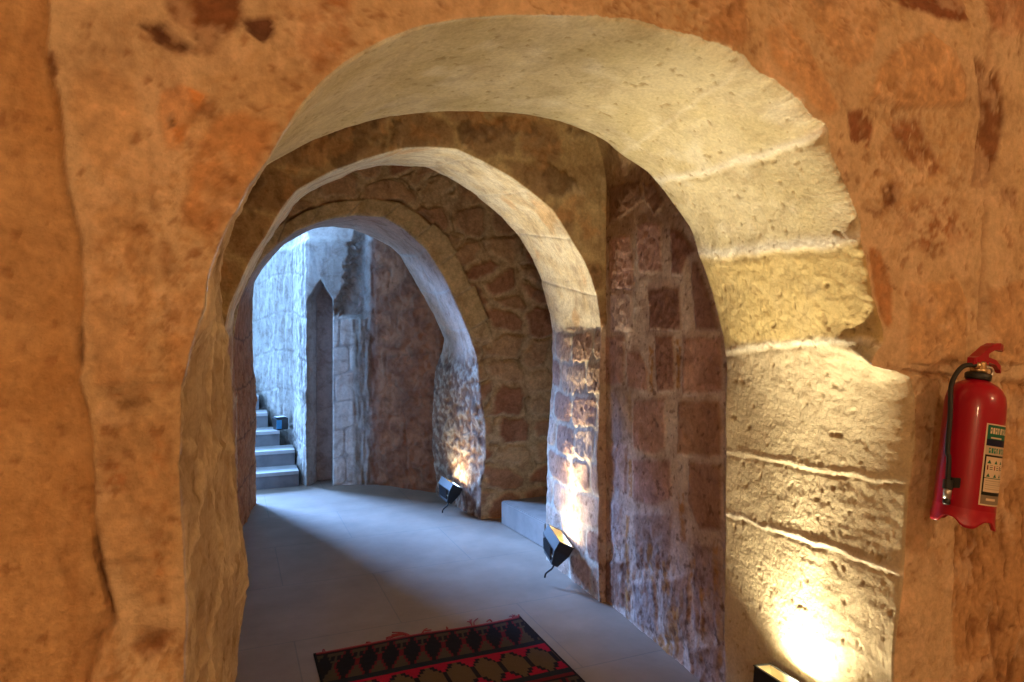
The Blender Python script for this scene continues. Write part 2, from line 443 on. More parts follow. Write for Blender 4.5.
stone([(900, 205), (945, 195), (975, 240), (935, 255), (905, 240)], (.30, .13, .06), .8, .0, .03, .02)
stone([(868, 245), (880, 250), (893, 290), (891, 330), (883, 325)], (.40, .17, .06), .7, -.003, .006)
stone([(905, 284), (955, 281), (966, 300), (965, 360), (906, 362)], (.56, .34, .17), .6, .008, .006)
stone([(988, 290), (1030, 276), (1030, 362), (988, 362)], (.54, .31, .15), .6, .007, .008)
stone([(1000, 188), (1016, 188), (1016, 202), (1002, 202)], (.25, .11, .05), .8, -.002, .006, .2)
for ln, w, dep in (([(990, 40), (985, 120), (988, 200), (984, 260), (981, 335)], .012, .010), ([(903, 371), (940, 373), (985, 380), (1030, 388)], .006, .007),
                   ([(873, 103), (905, 108), (965, 106)], .005, .006), ([(152, 130), (155, 190), (153, 205)], .004, .004), ([(185, 205), (195, 222), (205, 228)], .004, .006),
                   ([(110, 395), (140, 388), (178, 384)], .006, .005), ([(100, 555), (115, 568), (130, 560), (142, 562)], .005, .006), ([(905, 495), (918, 480), (930, 472)], .004, .005)):
    q = np.exp(-(line_d(wx, wz, pp(ln)) / w) ** 2); d -= dep * q; colr = mix(colr, (.30, .16, .08), .45 * q)
# hewn rock to the lower right
RK = np.maximum(sst(-.015, .02, poly_sd(wx, wz, pp([(955, 528), (1000, 500), (1004, 380), (1100, 380), (1100, 800), (953, 800)]))), 0)
hew = fbm(P, 16, 4, off=6, aniso=(1.0, 1, .45))
hw2 = fbm(P, 42, 3, .6, off=16, aniso=(1.0, 1, .4)); d += RK * (.024 * hew + .007 * hw2 - .012); colr = mix(colr, mix((.50, .29, .14), (.24, .11, .045), sst(.05, -.35, hew + .5 * hw2)), RK * .9)
# smeared lime, speckle and hairline cracks
sm = sst(.06, .16, fbm(P, 6, 5, .6, off=101)) * (1 - left); colr = mix(colr, (.70, .52, .35), .45 * sm); d += .002 * sm
sk = sst(.10, .30, fbm(P, 22, 4, .65, off=111)); colr = mix(colr, (.50, .32, .17), .35 * sk); d -= .0025 * sk
hc = np.abs(fbm(P, 3.2, 4, off=121)); hl = sst(.012, .0, hc) * sst(.05, .25, fbm(P, 4, 2, off=131)); colr = mix(colr, (.30, .15, .07), .6 * hl); d -= .004 * hl
rp = sst(.0, .25, fbm(P, 2.6, 4, off=201)) * (1 - .4 * left); sp = sst(.06, .22, fbm(P, 55, 3, .7, off=211)); sq = sst(.02, .3, fbm(P, 18, 4, .65, off=221))
colr = mix(colr, (.40, .22, .10), .55 * rp * sp); colr = mix(colr, (.52, .33, .17), .5 * rp * sq); d -= .002 * rp * sp + .003 * rp * sq
sp2 = sst(.30, .42, fbm(P, 24, 3, .6, off=231)); colr = mix(colr, (.28, .13, .06), .6 * sp2); d -= .003 * sp2
vs = fbm(P, 9, 4, .6, off=241, aniso=(1.6, 1, .25)); colr = mix(colr, (.40, .21, .09), .5 * left * sst(.02, .35, vs))
# small pits and stains
pit = sst(.34, .48, fbm(P, 30, 2, off=55)) * sst(-.1, .3, fbm(P, 3, 2, off=9))
colr = mix(colr, (.24, .10, .05), .6 * pit); d -= .003 * pit
rad_ = np.zeros(NT)
C[:, c] = colr.reshape(NS, len(c), 3); D[:, c] = d.reshape(NS, len(c))

# ---------- nearest arch: pitted tuff blocks
c = cols(2); tt = seg_t[c]; P = G[:, c].reshape(-1, 3)
S = (s1[:, None] * (1 - tt) + s2[:, None] * tt); T = np.broadcast_to(tt, S.shape)
S = S.ravel(); T = T.ravel()
def s_at(K, s, p): return s[np.argmin(np.linalg.norm(K - p, axis=1))]
def joint0(pf, pb): return s_at(k1, s1, on_plane(*pf, Y0)), s_at(k2, s2, on_plane(*pb, Y1))
x, z = P[:, 0], P[:, 2]
right = sst(.7, .9, x) ; lowleft = sst(1.95, 1.65, z) * (x < .7)
n1 = fbm(P, 5, 4); n2 = fbm(P, 30, 4, off=3); n3 = fbm(P, 90, 2, off=6); str_ = fbm(P, 26, 3, off=21, aniso=(1, .35, 1.6))
colr = mix((.64, .565, .39), (.58, .50, .31), sst(-.3, .4, n1)); colr = mix(colr, (.70, .64, .49), sst(.05, .5, fbm(P, 9, 4, off=15)))
d = .006 * n1 + .0020 * n2 + .0014 * n3
jamb = sst(1.50, 1.40, z) * right
colr = mix(colr, (.60, .51, .35), jamb); d = d * (1 - .65 * jamb) + jamb * (.0015 * str_ + .0006 * n2 + .0012 * n3)
rough = np.exp(-((z - 1.36) / .13) ** 2) * right
d += rough * .0030 * fbm(P, 30, 4, off=60); colr = mix(colr, (.50, .40, .26), rough * .6 * sst(.1, -.3, fbm(P, 22, 4, off=60)))
jw = .02 * fbm(P, 8, 3, off=44)
def joint(pf, pb, w=.010, lift=.006, c_=(.80, .76, .66), amt=.8, shadow=1):
    global colr, d
    f, b = joint0(pf, pb); ds = S - (f + (b - f) * T) + jw
    q = np.exp(-(ds / w) ** 2); colr = mix(colr, c_, amt * q); d += .22 * lift * q
    if shadow:
        q2 = np.exp(-((ds - w * 1.6) / (w * .5)) ** 2) * sst(-.2, .2, n1 + .1); d -= .002 * q2; colr = mix(colr, (.40, .31, .18), .25 * q2)
sf, sb = joint0((862, 238), (702, 252)); sf2, sb2 = joint0((882, 350), (724, 352))
blk = sst(-.01, .01, S - (sf + (sb - sf) * T)) * sst(.01, -.01, S - (sf2 + (sb2 - sf2) * T))
colr = mix(colr, (.62, .47, .20), .75 * blk); d += .002 * blk * n2 + .001 * blk
joint((845, 190), (680, 212), .004, .002, (.7, .62, .45), .3, 0)
joint((827, 128), (655, 180), .016, .007)
joint((745, 60), (622, 155), .008, .003, (.75, .69, .54), .5, 0)
joint((560, 17), (470, 111), .005, .002, (.70, .62, .45), .4, 0)
joint((440, 24), (350, 127), .007, -.004, (.70, .62, .45), .4, 0)
joint((862, 238), (702, 252), .020, .008, (.84, .82, .76))
joint((880, 348), (724, 352), .014, .008, (.80, .75, .64))
joint((903, 480), (725, 450), .010, .010, (.70, .62, .46))
joint((903, 574), (725, 512), .009, .012, (.80, .75, .64))
joint((893, 672), (725, 592), .008, .006, (.70, .62, .46), .5, 0)
pit = sst(.36, .46, fbm(P, 36, 2, off=57)); d -= .003 * pit; colr = mix(colr, (.30, .20, .09), .55 * pit)
# left jamb: rough rock with mortar smears
rl = fbm(P, 6, 5, off=70, aniso=(1, 1, .6)); dj, idj = rubble(P[:, 1] + .05 * n1, z + .05 * fbm(P, 6, 3, off=4), .34, .30, 21)
mj = sst(.016, .004, dj)
cl = mix((.42, .32, .22), (.54, .43, .30), sst(-.2, .4, rl)); cl = mix(cl, (.30, .19, .10), .6 * sst(.15, .45, fbm(P, 12, 4, off=90))); cl = mix(cl, (.64, .52, .36), .75 * mj); cl = mix(cl, (.24, .15, .08), .6 * sst(.08, .35, fbm(P, 20, 4, .65, off=190, aniso=(1, 1, .6)))); cl = mix(cl, (.62, .50, .34), .5 * sst(.15, .4, fbm(P, 8, 4, .6, off=195)))
colr = mix(colr, cl, lowleft); rg = 1 - np.abs(fbm(P, 4.5, 4, off=72, aniso=(1, 1, .5))) * 2.2
d = d * (1 - lowleft) + lowleft * (.020 * rl + .020 * (rg - .6) + .008 * n2 + .002 * n3 + .005 * mj)
C[:, c] = colr.reshape(NS, len(c), 3); D[:, c] = d.reshape(NS, len(c))
# ragged front edge of the arch
rag = (fbm(k1, 24, 3, off=13) * .006 + np.abs(fbm(k1, 55, 3, .7, off=23)) * .012) * sst(.4, 1.0, k1[:, 0])

# ---------- bay between the first and second arch: mauve rubble wall, smeared vault
WX0, WX1 = 1.825, 1.893
def pb_(pts):
    out = []
    sl = (WX1 - WX0) / (Y2 - Y1)
    for a, b in pts:
        dd = ray(a, b); t = (WX0 - sl * Y1) / (dd[0] - sl * dd[1]); out.append((dd[1] * t, EYE + dd[2] * t))
    return out
c = cols(3, 4, 5); P = G[:, c].reshape(-1, 3); x, y, z = P.T
n1 = fbm(P, 5, 4, off=1); n2 = fbm(P, 28, 4, off=2); n3 = fbm(P, 12, 4, off=33)
s5m = np.broadcast_to(seg_id[c] == 5, (NS, len(c))).ravel(); wallm = sst(1.70, 1.76, x) * (1 - s5m * sst(1.46, 1.52, z))
# vault / faces: brown lime smears
colr = mix((.60, .46, .25), (.46, .33, .175), sst(-.25, .35, n1)); colr = mix(colr, (.66, .52, .33), .7 * sst(.1, .5, n3))
dr, ir = rubble(x * .9 + .05 * n1, np.maximum(z, 0) + y * .5 + .05 * n3, .30, .22, 3)
st = sst(.0, .03, dr) * sst(.35, .6, ir)
colr = mix(colr, mix((.22, .12, .07), (.38, .23, .12), ir), .7 * st)
d = .016 * n1 + .005 * n2 + .006 * st
pat = sst(.10, .26, fbm(P, 4.2, 4, .6, off=301)); colr = mix(colr, (.20, .12, .065), .7 * pat); d += .012 * pat
pat = sst(.12, .3, fbm(P, 5.5, 4, .6, off=311)); colr = mix(colr, (.62, .34, .15), .45 * pat)
# right wall
wy = y + .010 * fbm(P, 9, 3, off=50) + .007 * fbm(P, 30, 3, off=20); wz = z + .010 * fbm(P, 9, 3, off=51) + .007 * fbm(P, 30, 3, off=24)
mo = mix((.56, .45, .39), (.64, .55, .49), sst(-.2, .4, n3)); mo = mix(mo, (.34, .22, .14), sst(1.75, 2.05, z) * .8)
dw = .008 * n1 + .003 * n2; cw = mo
MV = (.46, .285, .245); MVL = (.56, .42, .375); DK = (.24, .135, .09); RED = (.47, .28, .22); LIL = (.56, .47, .43)
BST = [([(637, 226), (646, 222), (661, 224), (662, 272), (640, 274), (637, 250)], MV), ([(671, 228), (680, 230), (697, 252), (688, 258), (683, 275), (672, 275)], (.25, .12, .09)),
       ([(609, 238), (630, 234), (634, 262), (633, 290), (609, 290)], MV), ([(609, 186), (640, 180), (644, 200), (626, 214), (609, 226)], DK), ([(644, 184), (655, 181), (664, 205), (655, 217), (645, 200)], DK),
       ([(692, 262), (699, 262), (712, 300), (720, 330), (696, 330), (693, 300)], (.26, .14, .11)), ([(648, 289), (680, 287), (682, 331), (650, 330)], (.24, .12, .09)), ([(610, 292), (632, 291), (633, 330), (611, 331)], MVL),
       ([(683, 338), (722, 336), (723, 392), (682, 395)], RED), ([(655, 336), (675, 335), (675, 391), (657, 392)], (.30, .15, .11)), ([(626, 350), (640, 352), (649, 372), (648, 392), (628, 388)], MV), ([(603, 336), (624, 336), (624, 384), (601, 384)], MV),
       ([(598, 390), (630, 388), (631, 440), (597, 440)], LIL), ([(633, 400), (665, 399), (665, 450), (655, 456), (633, 448)], MV), ([(678, 402), (721, 400), (722, 456), (678, 456)], (.36, .20, .13)),
       ([(594, 446), (627, 446), (626, 494), (612, 486), (594, 474)], MVL), ([(633, 459), (671, 461), (671, 500), (650, 506), (633, 500)], MV), ([(690, 462), (722, 464), (722, 530), (700, 530), (688, 500)], (.35, .20, .14)),
       ([(594, 492), (622, 506), (622, 545), (594, 536)], MVL), ([(594, 558), (628, 562), (630, 610), (594, 600)], (.26, .14, .10)), ([(634, 514), (672, 514), (670, 570), (636, 566)], (.38, .27, .23)),
       ([(633, 582), (655, 580), (657, 634), (634, 622)], (.36, .30, .29)), ([(662, 580), (690, 575), (690, 640), (664, 640)], (.37, .24, .18)), ([(694, 545), (722, 545), (722, 640), (694, 630)], (.37, .26, .23)),
       ([(640, 640), (668, 650), (680, 690), (650, 690)], (.36, .20, .11)), ([(690, 648), (722, 645), (722, 720), (690, 715)], (.35, .24, .20))]
allm = np.zeros(len(P))
for poly, tint in BST:
    q = poly_sd(wy, wz, pb_(poly)); m = sst(-.010, .016, q)
    cw = mix(cw, np.array(tint) * (1 + .35 * n2[:, None] + .25 * n3[:, None]), m * .92)
    dw = dw + m * (.005 + .0025 * n2); allm = np.maximum(allm, m)
dr, ir = rubble(wy, wz, .22, .2, 44)                       # where nothing particular shows: plain rubble
far_ = sst(Y1 + .03, Y1 - .0, y) * 0
for poly in ([(626, 515), (630, 515), (629, 560), (625, 558)], [(678, 493), (684, 493), (687, 545), (681, 540)], [(628, 460), (632, 460), (632, 497), (628, 497)], [(648, 543), (654, 543), (654, 582), (649, 580)],
             [(714, 543), (719, 543), (719, 600), (714, 600)], [(667, 606), (680, 606), (679, 660), (667, 656)], [(652, 640), (668, 632), (672, 664), (660, 662)], [(626, 555), (630, 560), (630, 620), (626, 620)],
             [(663, 560), (668, 560), (670, 596), (664, 590)], [(700, 585), (706, 590), (706, 645), (701, 640)], [(690, 560), (696, 556), (698, 585), (691, 590)], [(649, 345), (654, 350), (653, 392), (650, 390)], [(676, 338), (681, 338), (680, 390), (676, 388)]):
    q = poly_sd(wy, wz, pb_(poly)); m = sst(-.008, .010, q) * sst(-.35, .1, n2); cw = mix(cw, (.46, .23, .07), m * .85)
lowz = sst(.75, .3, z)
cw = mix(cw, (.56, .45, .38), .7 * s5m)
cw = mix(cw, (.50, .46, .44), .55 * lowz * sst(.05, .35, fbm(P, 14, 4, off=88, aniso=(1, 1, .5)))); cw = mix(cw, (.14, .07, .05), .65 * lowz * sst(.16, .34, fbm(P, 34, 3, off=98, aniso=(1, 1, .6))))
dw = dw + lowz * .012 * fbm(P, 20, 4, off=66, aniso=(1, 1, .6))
cw = mix(cw, (.12, .06, .04), .6 * sst(.30, .42, fbm(P, 32, 2, off=71)))
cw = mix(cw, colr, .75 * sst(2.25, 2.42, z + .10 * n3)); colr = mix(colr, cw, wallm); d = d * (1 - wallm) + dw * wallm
# tall jamb part of the second arch's face carries the rubble on
C[:, c] = colr.reshape(NS, len(c), 3); D[:, c] = d.reshape(NS, len(c))

# ---------- second arch: smooth pale voussoirs above, rubble pier below
c = cols(6); tt = seg_t[c]; P = G[:, c].reshape(-1, 3); x, y, z = P.T
S = (s5[:, None] * (1 - tt) + s6[:, None] * tt).ravel(); T = np.broadcast_to(tt, (NS, len(c))).ravel()
n1 = fbm(P, 6, 4, off=4); n2 = fbm(P, 28, 4, off=5)
colr = mix((.82, .77, .64), (.76, .67, .49), sst(-.2, .4, n1)); colr = mix(colr, (.72, .50, .28), .7 * sst(.12, .4, fbm(P, 4, 3, off=14)))
sz = np.linspace(0, s5[-1], 18) ; dj = np.min(np.abs(S[:, None] - (sz[None, :] + .03)) + 0, axis=1) + .01 * n2
q = np.exp(-(dj / .008) ** 2); colr = mix(colr, (.76, .72, .64), .6 * q)
d = .005 * n1 + .0018 * n2 - .003 * q
db, ib = blocks(y + .02 * n1, z + .02 * n2, .30, .185, 6); m = sst(.004, .022, db)
pc = mix((.60, .54, .45), mix((.42, .24, .18), (.58, .45, .36), ib) , m * .9); pc = pc * (1 + .4 * n2[:, None]); pc = mix(pc, (.14, .07, .04), .7 * sst(.22, .40, fbm(P, 26, 3, off=36)) * m)
low = sst(1.50, 1.47, z + .02 * n2)
colr = mix(colr, pc, low); d = d * (1 - low) + low * (.004 * m + .004 * n2 + .012 * n1)
C[:, c] = colr.reshape(NS, len(c), 3); D[:, c] = d.reshape(NS, len(c))

# ---------- bay between second and third arch, face of the third
c = cols(7, 8, 9); P = G[:, c].reshape(-1, 3); x, y, z = P.T
n1 = fbm(P, 4, 4, off=24); n2 = fbm(P, 20, 4, off=25)
a_ = x + .07 * n1 + .02 * n2 + (y - Y4) * .8; b_ = z + .07 * fbm(P, 4, 3, off=61) + .02 * fbm(P, 18, 3, off=62)
dr, ir = rubble(a_, b_, .31, .20, 12, .8); m = sst(.006 + .012 * (n2 + .3), .030, dr)
mo = mix((.66, .51, .31), (.52, .38, .22), sst(-.2, .3, n2))
stn = mix((.40, .19, .11), (.62, .44, .25), ir ** 1.2); stn = stn * (1 + .35 * n2[:, None])
colr = mix(mo, stn, m * .95); d = .016 * m + .012 * n1 + .008 * n2
crv = sst(.008, .0, dr) * sst(.0, .3, fbm(P, 7, 3, off=64)); d -= .02 * crv; colr = mix(colr, (.16, .10, .05), .5 * crv)
C[:, c] = colr.reshape(NS, len(c), 3); D[:, c] = d.reshape(NS, len(c))
c = cols(9); P = G[:, c].reshape(-1, 3); x, y, z = P.T        # voussoir ring
ringd = np.linalg.norm(G[:, c] - k9[:, None, :], axis=2).ravel(); S = np.broadcast_to(s9[:, None], (NS, len(c))).ravel()
n2 = fbm(P, 20, 4, off=25); vw = .27
vi = np.floor(S / vw); vf = S / vw - vi; dj = np.minimum(vf, 1 - vf) * vw
rw = .17 + .05 * (hash01(vi, 4.4) - .5)
m = sst(rw + .012, rw - .004, ringd + .008 * n2) * sst(1.35, 1.5, z)
vc = mix((.62, .48, .26), (.72, .58, .35), hash01(vi, 9.1)) * (1 + .2 * n2[:, None]); vc = mix(vc, (.52, .43, .28), .7 * sst(.016, .004, dj))
dd = D[:, c].ravel() * (1 - m) + m * (.022 + .004 * n2 - .006 * sst(.010, .0, dj))
crv = np.exp(-((ringd - rw - .02) / .012) ** 2) * sst(1.35, 1.5, z) * sst(-.3, .2, fbm(P, 6, 3, off=9)); dd -= .03 * crv
cc = mix(C[:, c].reshape(-1, 3), vc, m); cc = mix(cc, (.12, .07, .04), .6 * crv)
C[:, c] = cc.reshape(NS, len(c), 3); D[:, c] = dd.reshape(NS, len(c))

# ---------- third arch soffit and pier, outer face
c = cols(10, 11); P = np.concatenate([G[:, c].reshape(-1, 3)]); x, y, z = P.T
n1 = fbm(P, 5, 4, off=74); n2 = fbm(P, 16, 4, off=75)
colr = mix((.64, .50, .41), (.58, .44, .36), sst(-.3, .3, n1)); d = .010 * n1 + .004 * n2
db, ib = blocks(y + .02 * n1, z, .5, .30, 9); colr = mix(colr, (.60, .56, .52), .5 * sst(.014, .004, db))
pc = mix((.30, .19, .14), (.55, .47, .38), sst(-.15, .3, n2)); pc = mix(pc, (.14, .09, .08), .7 * sst(.1, .35, fbm(P, 9, 4, off=80)))
low = sst(1.35, 1.15, z + .1 * n1); leftp = (x < .6) * sst(1.9, 1.6, z)
colr = mix(colr, pc, low * (x > .6)); d = d + low * (.013 * n2 + .010 * n1)
db, ib = blocks(y, z + .02 * n1, .6, .36, 5)
pl = mix((.46, .20, .095), (.56, .29, .15), sst(-.3, .3, n2)); pl = mix(pl, (.15, .08, .05), .6 * sst(.012, .002, db))
colr = mix(colr, pl, leftp)
ou = np.broadcast_to(seg_id[c] == 11, (NS, len(c))).ravel() * 1.0; colr = mix(colr, (.66, .64, .60), ou)  # unseen outer face, made pale to bounce daylight onto the pillar
C[:, c] = colr.reshape(NS, len(c), 3); D[:, c] = d.reshape(NS, len(c))
C[:, -1] = C[:, -2]; D[:, -1] = D[:, -2]

# soften the height field across boundaries so that neighbours meet
for b in start[2:-1]:
    for _ in range(5):
        a, e = b - 4, b + 5
        D[:, a:e] = (D[:, a - 1:e - 1] + 2 * D[:, a:e] + D[:, a + 1:e + 1]) / 4
V = G + N * D[..., None]
# ragged arris of the nearest arch
w = np.exp(-((np.arange(NT) - start[2]) / 5.0) ** 2)
outw = (km - k1) / np.linalg.norm(km - k1, axis=1, keepdims=True)
V = V + (outw * (rag * sst(1.35, 1.6, k1[:, 2]))[:, None])[:, None, :] * w[None, :, None]
# keep the coarse outer rim of the front wall flat so that it meets the room
V[:, 0] = G[:, 0]
Nb = {c_: N[:, c_].copy() for c_ in start}; Nl = {(c_, sg): N[:, min(max(c_ + sg * 4, 0), NT - 1)].copy() for c_ in start for sg in (-1, 1)}

def piece(name, i0, i1, mat, keep=None):
    sl = slice(start[i0], start[i1] + 1); Vp = V[:, sl].copy()
    if name == 'stone_arch':
        Vp[:, 0] += (Vp[:, 1] - Vp[:, 0]) * .06; Vp[:, -1] += (Vp[:, -2] - Vp[:, -1]) * .06
    Cp = C[:, sl]; kp = None if keep is None else keep[:, sl]
    def lip(b, sg): return np.stack([V[:, b] - Nb[b] * .006, V[:, b + sg * 4] - Nl[b, sg] * .009], 1)
    if i0 in (3, 5, 7, 9, 11):
        Vp = np.concatenate([lip(start[i0], -1)[:, ::-1], Vp], 1); Cp = np.concatenate([Cp[:, :1], Cp[:, :1], Cp], 1); kp = None if kp is None else np.concatenate([kp[:, :1], kp[:, :1], kp], 1)
    if i1 in (2, 6, 10) and name != 'stone_arch':
        Vp = np.concatenate([Vp, lip(start[i1], 1)], 1); Cp = np.concatenate([Cp, Cp[:, -1:], Cp[:, -1:]], 1); kp = None if kp is None else np.concatenate([kp, kp[:, -1:], kp[:, -1:]], 1)
    me = grid_mesh(name, Vp, Cp, True, keep=kp)
    return link(name, me, mat)

half = np.zeros((NS, NT), int)
half[...] = 1
half[(G[..., 2] < 2.35) & (G[..., 0] > .9)] = 2
half[(G[..., 2] < 1.9) & (G[..., 0] <= .9)] = 0
tag(piece('wall_front', 0, 2, M_PLASTER), 'warm orange plastered stone wall around the nearest arch, holding the extinguisher', 'wall', kind='structure')
# a hair's breadth between the arch linings and the walls they sit in
o = piece('stone_arch', 2, 3, M_TUFF); tag(o, 'nearest and widest round arch, smooth cream yellow stone blocks lit from below', 'arch')
tag(piece('wall_right', 3, 5, M_RUBBLE, half == 2), 'mauve rubble wall with pale mortar between first and second arch', 'wall', kind='structure')
tag(piece('ceiling', 3, 5, M_RUBBLE, half == 1), 'brown smeared vault between the first and second arch', 'ceiling', kind='structure')
tag(piece('wall_left', 3, 5, M_RUBBLE, half == 0), 'left side wall between the first and second arch', 'wall', kind='structure')
tag(piece('wall_middle', 5, 6, M_RUBBLE), 'brown smeared stone wall surrounding the second arch', 'wall', kind='structure')
o = piece('stone_arch', 6, 7, M_RUBBLE); tag(o, 'middle round arch with a pale smooth soffit over a rubble pier', 'arch')
tag(piece('wall_alcove', 7, 9, M_RUBBLE), 'dark side walls and vault of the alcove bay behind the second arch', 'wall', kind='structure')
tag(piece('wall_far', 9, 10, M_RUBBLE), 'brown rubble wall with a ring of tan voussoirs around the farthest arch', 'wall', kind='structure')
o = piece('stone_arch', 10, 11, M_RUBBLE); tag(o, 'farthest and smallest arch, bluish soffit leading to the stairs', 'arch')
tag(piece('wall_outer', 11, 12, M_COURT), 'stairwell side of the wall holding the farthest arch', 'wall', kind='structure')
del du, dv, N

# ================================================================== STAIRWELL WALLS (one height field along a plan path)
PATH = [(2.45, 5.62), (1.74, 5.86), (1.28, 6.42), (1.05, 6.50), (.66, 6.60), (.62, 6.80), (.60, 7.28), (.43, 7.6), (.36, 7.9), (.16, 8.5), (-.30, 8.95), (-.55, 9.1)]
Pp = np.array(PATH); Lp = np.concatenate([[0], np.cumsum(np.linalg.norm(np.diff(Pp, axis=0), axis=1))])
fine = np.concatenate([np.linspace(0, Lp[9], 460), np.linspace(Lp[9], Lp[-1], 60)[1:]])
XY = np.stack([np.interp(fine, Lp, Pp[:, 0]), np.interp(fine, Lp, Pp[:, 1])], -1)
for _ in range(4): XY[1:-1] = (XY[:-2] + 2 * XY[1:-1] + XY[2:]) / 4
zz = np.linspace(-.02, 3.3, 330)
Q = np.zeros((len(zz), len(fine), 3)); Q[..., 0] = XY[:, 0]; Q[..., 1] = XY[:, 1]; Q[..., 2] = zz[:, None]
dt = np.gradient(XY, axis=0); nn = np.stack([-dt[:, 1], dt[:, 0]], -1)
for _ in range(12): nn[1:-1] = (nn[:-2] + 2 * nn[1:-1] + nn[2:]) / 4
nn /= np.linalg.norm(nn, axis=1, keepdims=True)
A = np.broadcast_to(fine, Q.shape[:2]).ravel(); P = Q.reshape(-1, 3); x, y, z = P.T
n1 = fbm(P, 3, 4, off=7); n2 = fbm(P, 14, 4, off=8); ch = fbm(P, 9, 4, off=9, aniso=(2.2, 2.2, .35))
db, ib = blocks(A + .05 * n1, z + .02 * n1 + 60 * 0, .55, .40, 2); jt = sst(.016, .004, db) * sst(Lp[4] - .02, Lp[4] + .06, A)
cb = mix((.41, .40, .38), (.34, .325, .30), sst(-.3, .4, n1)); cb = mix(cb, (.50, .49, .47), .6 * sst(.0, .4, ch)); cb = mix(cb, (.25, .24, .23), .40 * jt * sst(-.1, .2, n2)); cb = mix(cb, (.20, .195, .19), .5 * sst(.12, .34, fbm(P, 7, 4, off=91, aniso=(2, 2, .5))))
d = .026 * ch + .014 * n2 + .016 * n1 - .006 * jt
# pillar right of the niche: neat ashlar up to a ledge, broken rock above
aP3, aP2, aP4 = Lp[3], Lp[2], Lp[4]
pil = sst(aP3 - .06, aP3 + .0, A) * sst(aP4 - .0, aP4 - .03, A)
db2, ib2 = blocks(A, z, .24, .26, 31, .2); j2 = sst(.010, .003, db2)
cb = mix(cb, mix((.68, .66, .63), (.50, .485, .47), j2), pil * sst(1.62, 1.58, z)); d = d * (1 - pil * .8) - pil * .006 * j2 * sst(1.62, 1.58, z)
ledge = sst(aP3 - .22, aP3 - .08, A) * sst(aP3 + .18, aP3 + .10, A - (z - 1.58) * -.25 + .10 * n2 + .06 * n1) * sst(1.56, 1.62, z + .04 * n2)
d -= .10 * ledge * (1 - .3 * n2); cb = mix(cb, (.26, .20, .17), .6 * ledge * sst(-.1, .3, n2))
# dark rock on the right
dkm = sst(aP2 + .10, aP2 + .02, A + .05 * n2)
rk = fbm(P, 5, 5, off=19, aniso=(1, 1, 1.4)); vr = fbm(P, 8, 4, off=29, aniso=(2.4, 2.4, .4))
db3, ib3 = blocks(A + .06 * n1, z + .05 * n1, .55, .42, 41); j3 = sst(.018, .003, db3)
cd = mix((.38, .175, .095), (.25, .115, .07), sst(-.25, .35, rk)); cd = mix(cd, (.32, .20, .13), .6 * sst(.1, .5, n2)); cd = mix(cd, (.13, .075, .055), .4 * j3 * sst(-.1, .3, n2))
cb = mix(cb, cd, dkm); d = d * (1 - dkm) + dkm * (.05 * rk + .007 * vr + .012 * n2 - .006 * j3)
edge = np.exp(-((A - aP2 - .07) / .07) ** 2); d += edge * (.03 * vr); cb = mix(cb, (.34, .30, .28), .5 * edge)
# pointed niche
ntop = 1.66 + .26 * np.clip(1 - np.abs(A - (aP4 - .13)) / .16, 0, 1)
nic = sst(aP4 - .245, aP4 - .215, A) * sst(aP4 - .0, aP4 - .025, A) * sst(ntop + .02, ntop - .02, z + .015 * n2)
d = d * (1 - nic) - .24 * nic + .01 * n2 * nic
cb = mix(cb, mix((.50, .43, .40), (.40, .34, .31), sst(-.2, .3, n1)), nic); cb = mix(cb, (.22, .17, .16), nic * .5 * jt)
upper = sst(2.28, 2.34, z + .03 * n1) * (1 - dkm); cb = mix(cb, (.52, .50, .47), upper); d -= upper * .03
d = d.reshape(Q.shape[:2])
W = Q.copy(); W[..., :2] += nn[None] * d[..., None]
Cw = cb.reshape(*Q.shape[:2], 3)
js = int(np.argmax(fine > aP2 + .09))
me = grid_mesh('wall_back', W[:, js:], Cw[:, js:], True); tag(link('wall_back', me, M_COURT), 'pale chiselled stone wall with a narrow pointed niche beside the stairs', 'wall', kind='structure')
me = grid_mesh('wall_passage', W[:, :js + 1], Cw[:, :js + 1], True); tag(link('wall_passage', me, M_COURT), 'dark brown rock wall behind the farthest arch', 'wall', kind='structure')
def path_x(yv):
    ys, xs = W[..., 1], W[..., 0]
    m = (np.abs(ys - yv) < .03) & (ys > 6.62) & (xs > -.2) & (xs < 1.0)
    return float(xs[m].min()) if m.any() else .4

# ================================================================== PLAIN SHELL
M_ROOM = plain('room_plaster', (.55, .40, .26), .9, noise=.12, nscale=6, bump=.3)
def slab(name, lo, hi, mat, label, cat):
    bm = bmesh.new(); box(bm, lo, hi); o = link(name, bm_mesh(name, bm), mat); tag(o, label, cat, kind='structure'); return o
# the room the photograph is taken from (behind the front wall)
slab('wall_room_left', (-1.75, -3.0, -.1), (-1.58, 1.40, 3.1), M_ROOM, 'plastered left wall of the near room', 'wall')
slab('wall_room_right', (3.58, -3.0, -.1), (3.75, 1.40, 3.1), M_ROOM, 'plastered right wall of the near room', 'wall')
slab('wall_room_back', (-1.75, -3.15, -.1), (3.75, -3.0, 3.1), M_ROOM, 'plastered back wall of the near room', 'wall')
slab('ceiling_room', (-1.75, -3.15, 2.98), (3.75, 1.40, 3.12), M_ROOM, 'plastered ceiling of the near room', 'ceiling')
slab('sky_blocker', (-6, 9.2, -.15), (3.8, 12.5, 1.14), M_ROOM, 'unseen ground slab added beyond the stairs to block low sky light', 'sky_blocker')  # unseen slab put in to block the sky below the horizon
slab('ceiling_passage', (.80, 5.5, 2.62), (2.6, 7.3, 2.8), M_ROOM, 'rock ceiling over the dark passage', 'ceiling')

